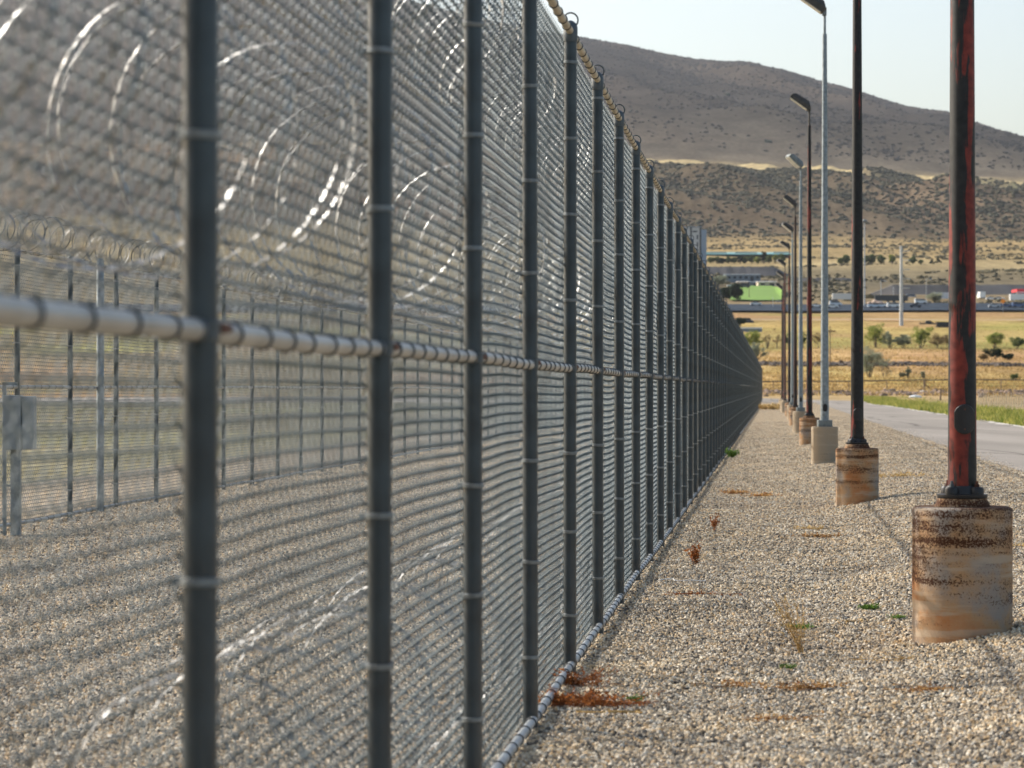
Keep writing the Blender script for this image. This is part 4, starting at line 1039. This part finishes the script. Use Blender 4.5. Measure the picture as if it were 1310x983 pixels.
# low blue-grey building with dark underside
def simple_building(name, label, px0, px1, pyt, pyb, mwall, mroof, Yf, depth=12., windows=0, door=False, roof_over=.4, flat=True):
    k = Yf/F; cxp = (px0+px1)/2; X0, _, Z0 = wp(cxp, pyb, Yf); root = empty(name, (X0, Yf, Z0)); tag(root, label, 'building')
    w = (px1-px0)*k; h = (pyb-pyt)*k
    MB().box(-w/2, w/2, 0, depth, -3, h*.82).build('wall', mwall, root)
    rf = MB()
    rf.add([(-w/2-roof_over, -roof_over, h*.82), (w/2+roof_over, -roof_over, h*.82), (w/2+roof_over, depth+roof_over, h*.82), (-w/2-roof_over, depth+roof_over, h*.82),
            (-w/2-roof_over, depth*.5, h), (w/2+roof_over, depth*.5, h)], [(0, 3, 2, 1), (0, 1, 5, 4), (2, 3, 4, 5), (0, 4, 3), (1, 2, 5)])
    rf.build('roof', mroof, root)
    for q in range(windows):
        xw = -w/2+w*(q+.5)/windows; MB().box(xw-w*.12/max(1, windows)*2, xw+w*.12/max(1, windows)*2, -.12, -.01, h*.3, h*.6).build('window', M['glass'], root)
    if door: MB().box(w*.2, w*.2+1.6, -.10, -.01, -.5, h*.55).build('door', M['dark'], root)
    return root
m_tan = simple('tan stucco', (.58, .48, .35), .85, 0, .1, .1); m_rf = simple('light metal roof', (.45, .43, .40), .6, 0, .1, .1); m_bg = simple('blue grey metal', (.16, .20, .23), .6, 0, .1, .05)
simple_building('low_warehouse', 'long low blue grey building behind the lawn under the dark embankment', 929, 973, 350, 359.5, m_bg, m_bg, 1290, 20, 6, True)
simple_building('tan_shed', 'small cream shed left of the two tan buildings behind the lawn', 944, 957, 359.5, 366, m_tan, m_rf, 1235, 9, 1, True)
simple_building('grey_shed', 'small blue grey shed between the cream sheds behind the lawn', 958.5, 967, 359.8, 366, m_bg, m_bg, 1236, 9, 0, True)
simple_building('tan_house', 'larger cream building right behind the lawn', 970, 993, 359.4, 367.3, m_tan, m_rf, 1225, 12, 2, True)
# lawn
V = []; xs_l = np.linspace(934, 1001, 26)
rows = 14
for j in range(rows):
    for p in xs_l:
        pp = p+(j/(rows-1))*0
        pyb, pyt = 386.5, 367.+max(0, (p-985)/16)**2*10
        Yt = 1225.-max(0, (p-985)/16)**2*90; Ybb = 1040.
        Yq = Ybb+(Yt-Ybb)*j/(rows-1); X = (pp-CX)/F*Yq
        V.append((X, Yq, gz(X, Yq)))
V = np.array(V).reshape(rows, 26, 3)
zmax = np.array([[CZ+(HY-(386.5-19.5*j/(rows-1)))/F*V[j, i, 1] for i in range(26)] for j in range(rows)])
V[..., 2] = np.maximum(V[..., 2]+.6, zmax)
ii = np.arange(rows*26).reshape(rows, 26); Q = np.stack([ii[:-1, :-1], ii[:-1, 1:], ii[1:, 1:], ii[1:, :-1]], -1).reshape(-1, 4)
tag(obj('lawn', arr_mesh('lawn', V.reshape(-1, 3), Q, simple('mown green lawn', (.10, .20, .004), .9, 0, .15, .05))), kind='structure')

# poles
def pole(name, label, px_, py0, py1, wpx, mat, cat='pole', top=None, group=None, taper=.6, Yf=None):
    X, Y, Z = hit(px_, py1) if not Yf else ((px_-CX)/F*Yf, Yf, gz((px_-CX)/F*Yf, Yf))
    k = Y/F; Hh = CZ+(HY-py0)*k-Z; root = empty(name, (X, Y, Z)); tag(root, label, cat, group); r = wpx*k/2
    MB().lathe([(r, -.5), (r*taper, Hh)], 10).build('shaft', mat, root, smooth=True)
    if top == 'mast':
        MB().lathe([(r*3.0, Hh-.5), (r*4., Hh), (r*2, Hh+.6)], 10).build('lamp_ring', M['ghead'], root)
    if top == 'arms':
        for q in range(5):
            z = Hh-1.5-q*2.6; MB().box(0, r*4.5*(1 if q % 2 else .9), -.1, .1, z, z+.25).build('arm', mat, root)
    if top == 'T':
        MB().box(-2.2*r*4, 2.2*r*4, -.1, .1, Hh-1.0, Hh-.75).build('cross_arm', M['wood'], root)
    if top == 'lamp':
        MB().box(-.2, 2.2, -.12, .12, Hh-.15, Hh+.05).box(1.3, 2.4, -.25, .25, Hh-.30, Hh-.16).build('lamp_arm', mat, root)
    return root
pole('utility_pole', 'tall pale steel utility pole standing in the field below the highway', 1153, 315, 417, 5.2, M['steelpole'], 'utility pole', 'arms')
pole('light_mast', 'very tall thin light mast beside the black lamp post', 1106, 283, 395, 2.0, M['steelpole'], 'light mast', 'mast', taper=.7)
pole('thin_pole', 'thin pale pole beyond the highway, left of the steel utility pole', 1127, 359, 384, 1.2, M['steelpole'], 'pole', 'lamp', 'thin poles beyond the highway')
pole('thin_pole', 'shorter thin pale pole beyond the highway, closest to the steel utility pole', 1143, 367, 385, 1.2, M['steelpole'], 'pole', None, 'thin poles beyond the highway')
pole('thin_pole', 'faint thin pole beyond the highway, right of the steel utility pole', 1185, 357, 386, .9, M['steelpole'], 'pole', 'lamp', 'thin poles beyond the highway')
pole('goal_post', 'thin post standing at the left side of the green lawn', 958.5, 367, 384, .9, M['wood'], 'pole', Yf=1070)
pole('flag_pole', 'thin pale pole in front of the lawn right side', 989, 380, 396, .8, M['steelpole'], 'pole')
pole('wooden_power_pole', 'dark wooden pole with fittings right of the nearest grey lamp post', 1062, 417, 471, 1.6, M['bark'], 'utility pole', 'T')

# vehicles
def car(label, px_, Yf, color, kind='sedan', py_=None, rot=0., group='cars on the highway'):
    X = (px_-CX)/F*Yf; Z = gz(X, Yf)+.82
    if py_ is not None: Z = CZ+(HY-py_)/F*Yf
    rs_ = .9
    root = empty({'sedan': 'parked_car' if 'parked' in label else 'car', 'van': 'van', 'pickup': 'pickup_truck', 'truck': 'box_truck', 'trailer': 'trailer'}[kind], (X, Yf, Z), rot)
    tag(root, label, {'sedan': 'car', 'van': 'van', 'pickup': 'pickup truck', 'truck': 'truck', 'trailer': 'trailer'}[kind], group)
    root.scale = (rs_, rs_, rs_)
    mc = simple('car paint %d' % px_, color, .3, .1, .05, .2)
    def prism(prof, w, name, mat):
        n = len(prof); V = [(x, -w/2, z) for x, z in prof]+[(x, w/2, z) for x, z in prof]
        Fs = [tuple(range(n)), tuple(range(2*n-1, n-1, -1))]+[(i, i+n, (i+1) % n+n, (i+1) % n) for i in range(n)]
        return MB().add(V, Fs).build(name, mat, root)
    if kind == 'sedan':
        prism([(-2.3, .35), (2.3, .35), (2.3, .8), (2.1, .95), (1.2, 1.02), (-1.7, 1.05), (-2.25, .95)], 1.8, 'body', mc)
        prism([(1.15, 1.025), (.45, 1.42), (-.9, 1.42), (-1.6, 1.055)], 1.55, 'windows', M['glass']); prism([(.4, 1.425), (.35, 1.48), (-.8, 1.48), (-.85, 1.425)], 1.5, 'roof', mc)
    elif kind == 'van':
        prism([(-2.5, .35), (2.5, .35), (2.5, 1.0), (1.8, 1.25), (1.3, 1.95), (-2.45, 2.0)], 1.9, 'body', mc)
        prism([(1.75, 1.27), (1.32, 1.85), (-2.0, 1.85), (-2.0, 1.3)], 1.93, 'windows', M['glass'])
    elif kind == 'pickup':
        prism([(-2.8, .45), (2.8, .45), (2.8, 1.05), (1.6, 1.15), (-2.8, 1.15)], 1.95, 'body', mc)
        prism([(1.5, 1.155), (.9, 1.75), (-.6, 1.75), (-.8, 1.155)], 1.7, 'windows', M['glass']); prism([(.85, 1.755), (.8, 1.85), (-.55, 1.85), (-.6, 1.755)], 1.75, 'roof', mc)
    elif kind == 'truck':
        prism([(-4.5, .9), (2.3, .9), (2.3, 3.6), (-4.5, 3.6)], 2.4, 'box', mc); prism([(2.4, .5), (4.4, .5), (4.4, 1.5), (3.8, 2.6), (2.4, 2.6)], 2.2, 'cab', mc)
    else:
        prism([(-5, .9), (5, .9), (5, 3.4), (-5, 3.4)], 2.4, 'box', mc)
    for sx in ((-1.45, 1.45) if kind in ('sedan', 'van', 'pickup') else (-3.4, 3.2)):
        for sy in (-1, 1):
            V = []; rw = .34 if kind in ('sedan', 'van', 'pickup') else .48
            w = MB().tube([(sx, sy*.95-.1, rw), (sx, sy*.95+.1, rw)], rw, 12, (0, 0, 1)); w.build('wheel', M['tyre'], root)
    return root
W_ = (.78, .78, .76)
car('white car alone on the highway below the lawn', 967, 972, W_)
car('white car just left of the nearest grey lamp post on the highway', 1044, 955, W_)
car('white car right of the nearest grey lamp post, front one of two', 1065, 950, W_)
car('white van behind the car right of the nearest grey lamp post', 1069, 965, (.6, .65, .7), 'van')
car('pale blue pickup truck on the highway below the pink earth mound', 1119, 950, (.55, .65, .75), 'pickup')
car('second pale vehicle following the pale blue pickup', 1127, 952, (.6, .68, .75), 'sedan')
car('white van on the highway just left of the steel utility pole', 1143, 950, W_, 'van')
car('dark blue car right of the steel utility pole on the highway', 1171, 950, (.02, .04, .08))
car('white car above the dark blue one on the highway', 1178, 975, W_, 'van')
car('silver car on the highway right of the nearest lamp post, leftmost of three', 1272, 950, (.5, .53, .56))
car('blue car on the highway right of the nearest lamp post, middle of three', 1287, 950, (.05, .1, .22))
car('blue and white car on the highway at the right edge, rightmost of three', 1303, 950, (.10, .16, .3), 'van')
PG = 'vehicles parked beyond the highway'
car('long white camper trailer parked left of the black lamp post', 1080, 1015, (.6, .6, .58), 'trailer', 386, group=PG)
car('dark trailer parked left of the steel utility pole, left one', 1134, 1030, (.03, .04, .05), 'trailer', 388, group=PG)
car('second dark trailer parked left of the steel utility pole, right one', 1146, 1032, (.05, .055, .06), 'trailer', 388, group=PG)
car('white parked car just right of the steel utility pole', 1158, 1090, W_, 'sedan', 382, group=PG)
car('blue grey parked van right of the steel utility pole', 1166, 1090, (.25, .3, .38), 'van', 382.5, group=PG)
car('silver parked van beside the nearest lamp post beyond the highway', 1208, 1060, (.55, .57, .6), 'truck', 385, group=PG)
car('white parked car right of the nearest lamp post beyond the highway', 1268, 1060, W_, 'sedan', 384, group=PG)
car('second white parked car beyond the highway, left of the orange sign', 1278, 1060, W_, 'sedan', 384, group=PG)
car('white truck under the red canopy at the right edge', 1305, 1050, W_, 'truck', 387, group=PG)
car('white box truck standing on end view right of the nearest lamp post', 1255, 1075, W_, 'truck', 384, rot=R(90), group=PG)
car('white parked car at the left edge of the lawn beside the dark trees', 936, 1180, W_, 'sedan', 367.5, group=PG)
car('dark parked car in front of the cream shed', 953, 1190, (.05, .05, .07), 'van', 368.5, group=PG)
car('black and white parked car at the right corner of the lawn', 999, 1035, (.3, .3, .3), 'sedan', 388, group=PG)
car('dark van parked on the field road above the end of the fence', 954, 770, (.035, .045, .07), 'van', 415, group=PG)
car('small dark trailer in the field left of the nearest lamp post', 1187, 765, (.02, .025, .035), 'pickup', 418, group=PG)
car('black vehicle in the field partly hidden by the nearest lamp post', 1208, 745, (.015, .015, .02), 'van', 420.5, group=PG)
# long white sheet roof above the fence end
X, Y, Z = at(961, 422, 690); root = empty('long_white_trailer', (X, Y, Z)); tag(root, 'long low white trailer roof above the far end of the fence', 'trailer')
k = Y/F; MB().box(-14.5*k, 14*k, 0, 2.6, -1.0, .25).build('body', m_bg, root); MB().box(-14.7*k, 14.2*k, -.1, 2.7, .255, .62).build('roof', M['white'], root)
# pink mound
o = blob_field('earth_mound', 'x', [(-2, 0, 0), (0, 0, .4), (2, 0, 0), (1, -1, 0), (-1, 1, 0)], 2.8, simple('pinkish earth', (.50, .38, .30), .9, 0, .2, .3), 9)
X, Y, Z = wp(1119, 388, 1010); o.location = (X, Y, Z); del o['kind']; tag(o, 'small pinkish earth mound beside the highway', 'mound')
# fuel station canopy at the right edge
Yb = 1085.; k = Yb/F; X0, _, Z0 = wp(1318, 388, Yb); root = empty('fuel_station_canopy', (X0, Yb, Z0)); tag(root, 'red and white filling station canopy at the right edge beyond the highway', 'canopy')
m_red = simple('red fascia', (.55, .03, .04), .5, 0, .05, .1)
MB().box(-17*k, 24*k, 0, 12, 14.5*k, 18*k).build('canopy_roof', m_red, root); MB().box(-17*k, 24*k, -.2, -.02, 13.5*k, 14.6*k).build('white_band', M['white'], root)
MB().box(-22*k, 10*k, -9, -1, 9.3*k, 11*k).build('lower_roof', m_red, root); MB().box(-18*k, 8*k, -8, -2, 4.5*k, 9.2*k).build('shop_wall', m_tan, root)
for q in (-14, 0, 18):
    MB().box(q*k-.3, q*k+.3, 5, 5.6, -4, 14.4*k).build('column', M['white'], root)
# orange diamond road sign
X, Y, Z = (1283-CX)/F*932, 932., 0; Z = gz(X, Y); root = empty('road_sign', (X, Y, Z)); tag(root, 'orange diamond warning sign beside the highway', 'road sign')
zc3 = CZ+(HY-385.5)/F*Y-Z
MB().box(-.08, .08, .05, .15, -.5, zc3).build('pole', M['steelpole'], root)
MB().add([(0, 0, zc3-.95), (.95, 0, zc3), (0, 0, zc3+.95), (-.95, 0, zc3), (0, .03, zc3-.95), (.95, .03, zc3), (0, .03, zc3+.95), (-.95, .03, zc3)], [(0, 1, 2, 3), (7, 6, 5, 4), (0, 4, 5, 1), (1, 5, 6, 2), (2, 6, 7, 3), (3, 7, 4, 0)]).build('sign_panel', simple('orange sign face', (.85, .30, .01), .4, 0, .05, .5), root)
# --- farm fences
def post_fence(name, label, x0, x1, Yf, h, n, thick, mat, seed=0, rails=((.95, .03), (.6, .012), (.3, .012)), slopeY=0.):
    rg = np.random.RandomState(seed); root = empty(name, (x0, Yf, 0)); tag(root, label, 'fence')
    xs = np.linspace(0, x1-x0, n); tops = []
    for x in xs:
        y = slopeY*x; z = gz(x0+x, Yf+y); hh = h*rg.uniform(.92, 1.12)
        MB().tube([(x, y, z-.3), (x+rg.normal(0, .04), y, z+hh)], thick, 7, (0, 1, 0)).build('post', mat, root)
    xx = np.linspace(0, x1-x0, 80)
    for f_, r_ in rails:
        P = np.array([(x, slopeY*x-.02, gz(x0+x, Yf+slopeY*x)+h*f_+.02*math.sin(x*1.7)) for x in xx])
        V, Q = tubes(P[None], r_, 6, (0, 0, 1), caps=False)
        obj('rail' if r_ > .02 else 'wire', arr_mesh('rail', V, Q, M['dark'] if r_ > .02 else M['tie']), root)
    return root
post_fence('field_fence', 'low wire fence with a dark top line on wooden posts beyond the road', 28, 66, 338, 1.15, 9, .07, M['wood'], 1, ((.98, .075), (.6, .02), (.3, .02)))
post_fence('pasture_fence', 'thin wire fence with braced posts across the pasture at the right', 122, 152, 640, 2.0, 6, .12, M['wood'], 2, ((.9, .03), (.4, .05)))
# gate post with brace
def wood_post(label, px_, py0, py1, wpx, Yf=None):
    X, Y, Z = hit(px_, py1, 60) if not Yf else (0, 0, 0); k = Y/F
    h = (py1-py0)*k; o = MB().tube([(0, 0, -.3), (.02, 0, h)], wpx*k/2, 8, (0, 1, 0)).build('wooden_post', M['wood'], None, (X, Y, Z)); return tag(o, label, 'post')
wood_post('stout dark wooden post in the green grass by the road bend', 1203, 497, 513, 2.4)
o = MB()
X, Y, Z = hit(1182, 499); k = Y/F
root = empty('gate_brace', (X, Y, Z)); tag(root, 'rusty braced gate frame with a twisted brush pile beside the field fence', 'gate')
MB().tube([(0, 0, -.2), (0, 0, 13*k)], .08, 6).build('post', M['wood'], root); MB().tube([(0, 0, 9*k), (8*k, 0, .1)], .05, 6).build('brace', M['rust'], root); MB().tube([(0, 0, 10*k), (-22*k, 0, 10.5*k)], .04, 6, (0, 0, 1)).build('bar', M['rust'], root)
# lath fence on the right
X0, Y0 = (1252-CX)/F*205., 205.
root = empty('lath_fence', (X0, Y0, 0)); tag(root, 'low bleached wooden lath fence behind the green grass at the right edge', 'fence')
mb = MB()
for q in range(50):
    x = q*.165; y = -q*.135; z = gz(X0+x, Y0+y); mb.box(x-.035, x+.035, y-.01, y+.01, z-.1, z+.95+RS.uniform(-.1, .12))
mb.build('laths', M['lath'], root)
for f_ in (.25, .75):
    P = np.array([(q*.11, -q*.09+.02, gz(X0+q*.11, Y0-q*.09)+f_) for q in range(75)]); V, Q = tubes(P[None], .012, 5, (0, 0, 1), caps=False); obj('wire', arr_mesh('wire', V, Q, M['tie']), root)
# pale blocks
for i, (px_, py_, s_, lab) in enumerate([(1171, 509, .5, 'pale broken concrete block in the grass by the road bend, left one'), (1182, 503, .42, 'pale broken concrete block behind the first, closer to the gate frame'), (1142, 501, .5, 'dark and white lump of rubble below a fence post')]):
    X, Y, Z = hit(px_, py_); o = MB().lathe([(s_, -.1), (s_*1.15, .12), (s_*.8, .34), (s_*.2, .42)], 7).build('concrete_block', M['white'] if i < 2 else M['dark'], None, (X, Y, Z)); o.scale = (1.3, .8, .7); tag(o, lab, 'rubble')

# ------------------------------------------------------------------ air
hz = MB().box(-9200, 9200, -60, 9700, -4, 2400).build('haze', None); tag(hz, 'thin pale haze over the valley and mountain', 'haze', kind='stuff')
m, nt, b = new_mat('haze air'); nt.nodes.remove(b)
pv = N(nt, 'ShaderNodeVolumePrincipled'); pv.inputs['Color'].default_value = (.84, .90, 1., 1); pv.inputs['Density'].default_value = 2.4e-5; pv.inputs['Anisotropy'].default_value = .3
L(nt, pv.outputs[0], nt.nodes['Material Output'].inputs['Volume']); hz.data.materials.append(m)

# ------------------------------------------------------------------ light, sky, camera
SAZ, SEL = R(-58), R(31.5)     # azimuth from the view axis (+Y) towards the left, elevation
sd = Vector((math.sin(SAZ)*math.cos(SEL), math.cos(SAZ)*math.cos(SEL), math.sin(SEL)))
sl = bpy.data.lights.new('sun', 'SUN'); sl.energy = 4.8; sl.angle = R(.55); sl.color = (1., .955, .89)
so = bpy.data.objects.new('sun', sl); link(so); so.rotation_euler = (-sd).to_track_quat('-Z', 'Y').to_euler(); so.location = sd*50
w = bpy.data.worlds.new('World'); bpy.context.scene.world = w; w.use_nodes = True; nt = w.node_tree
sk = nt.nodes.new('ShaderNodeTexSky'); sk.sky_type = 'NISHITA'; sk.sun_disc = False; sk.sun_elevation = SEL; sk.sun_rotation = SAZ
sk.air_density = 1.3; sk.dust_density = 10.; sk.ozone_density = .6; sk.altitude = 1300
nt.links.new(sk.outputs[0], nt.nodes['Background'].inputs[0]); nt.nodes['Background'].inputs[1].default_value = .15
cam = bpy.data.cameras.new('camera'); co = bpy.data.objects.new('camera', cam); link(co)
cam.sensor_width = 36; cam.lens = F/1310*36; co.location = (0, 0, CZ); co.rotation_euler = (R(90), 0, 0)
cam.shift_y = (HY-491.5)/1310; cam.clip_start = .05; cam.clip_end = 30000
cam.dof.use_dof = True; cam.dof.focus_distance = 24; cam.dof.aperture_fstop = 4.8
bpy.context.scene.camera = co
sc = bpy.context.scene
sc.view_settings.view_transform = 'Standard'; sc.view_settings.look = 'None'; sc.view_settings.gamma = 1; sc.view_settings.exposure = .56
sc.cycles.max_bounces = 6; sc.cycles.volume_bounces = 0; sc.cycles.caustics_reflective = False; sc.cycles.caustics_refractive = False
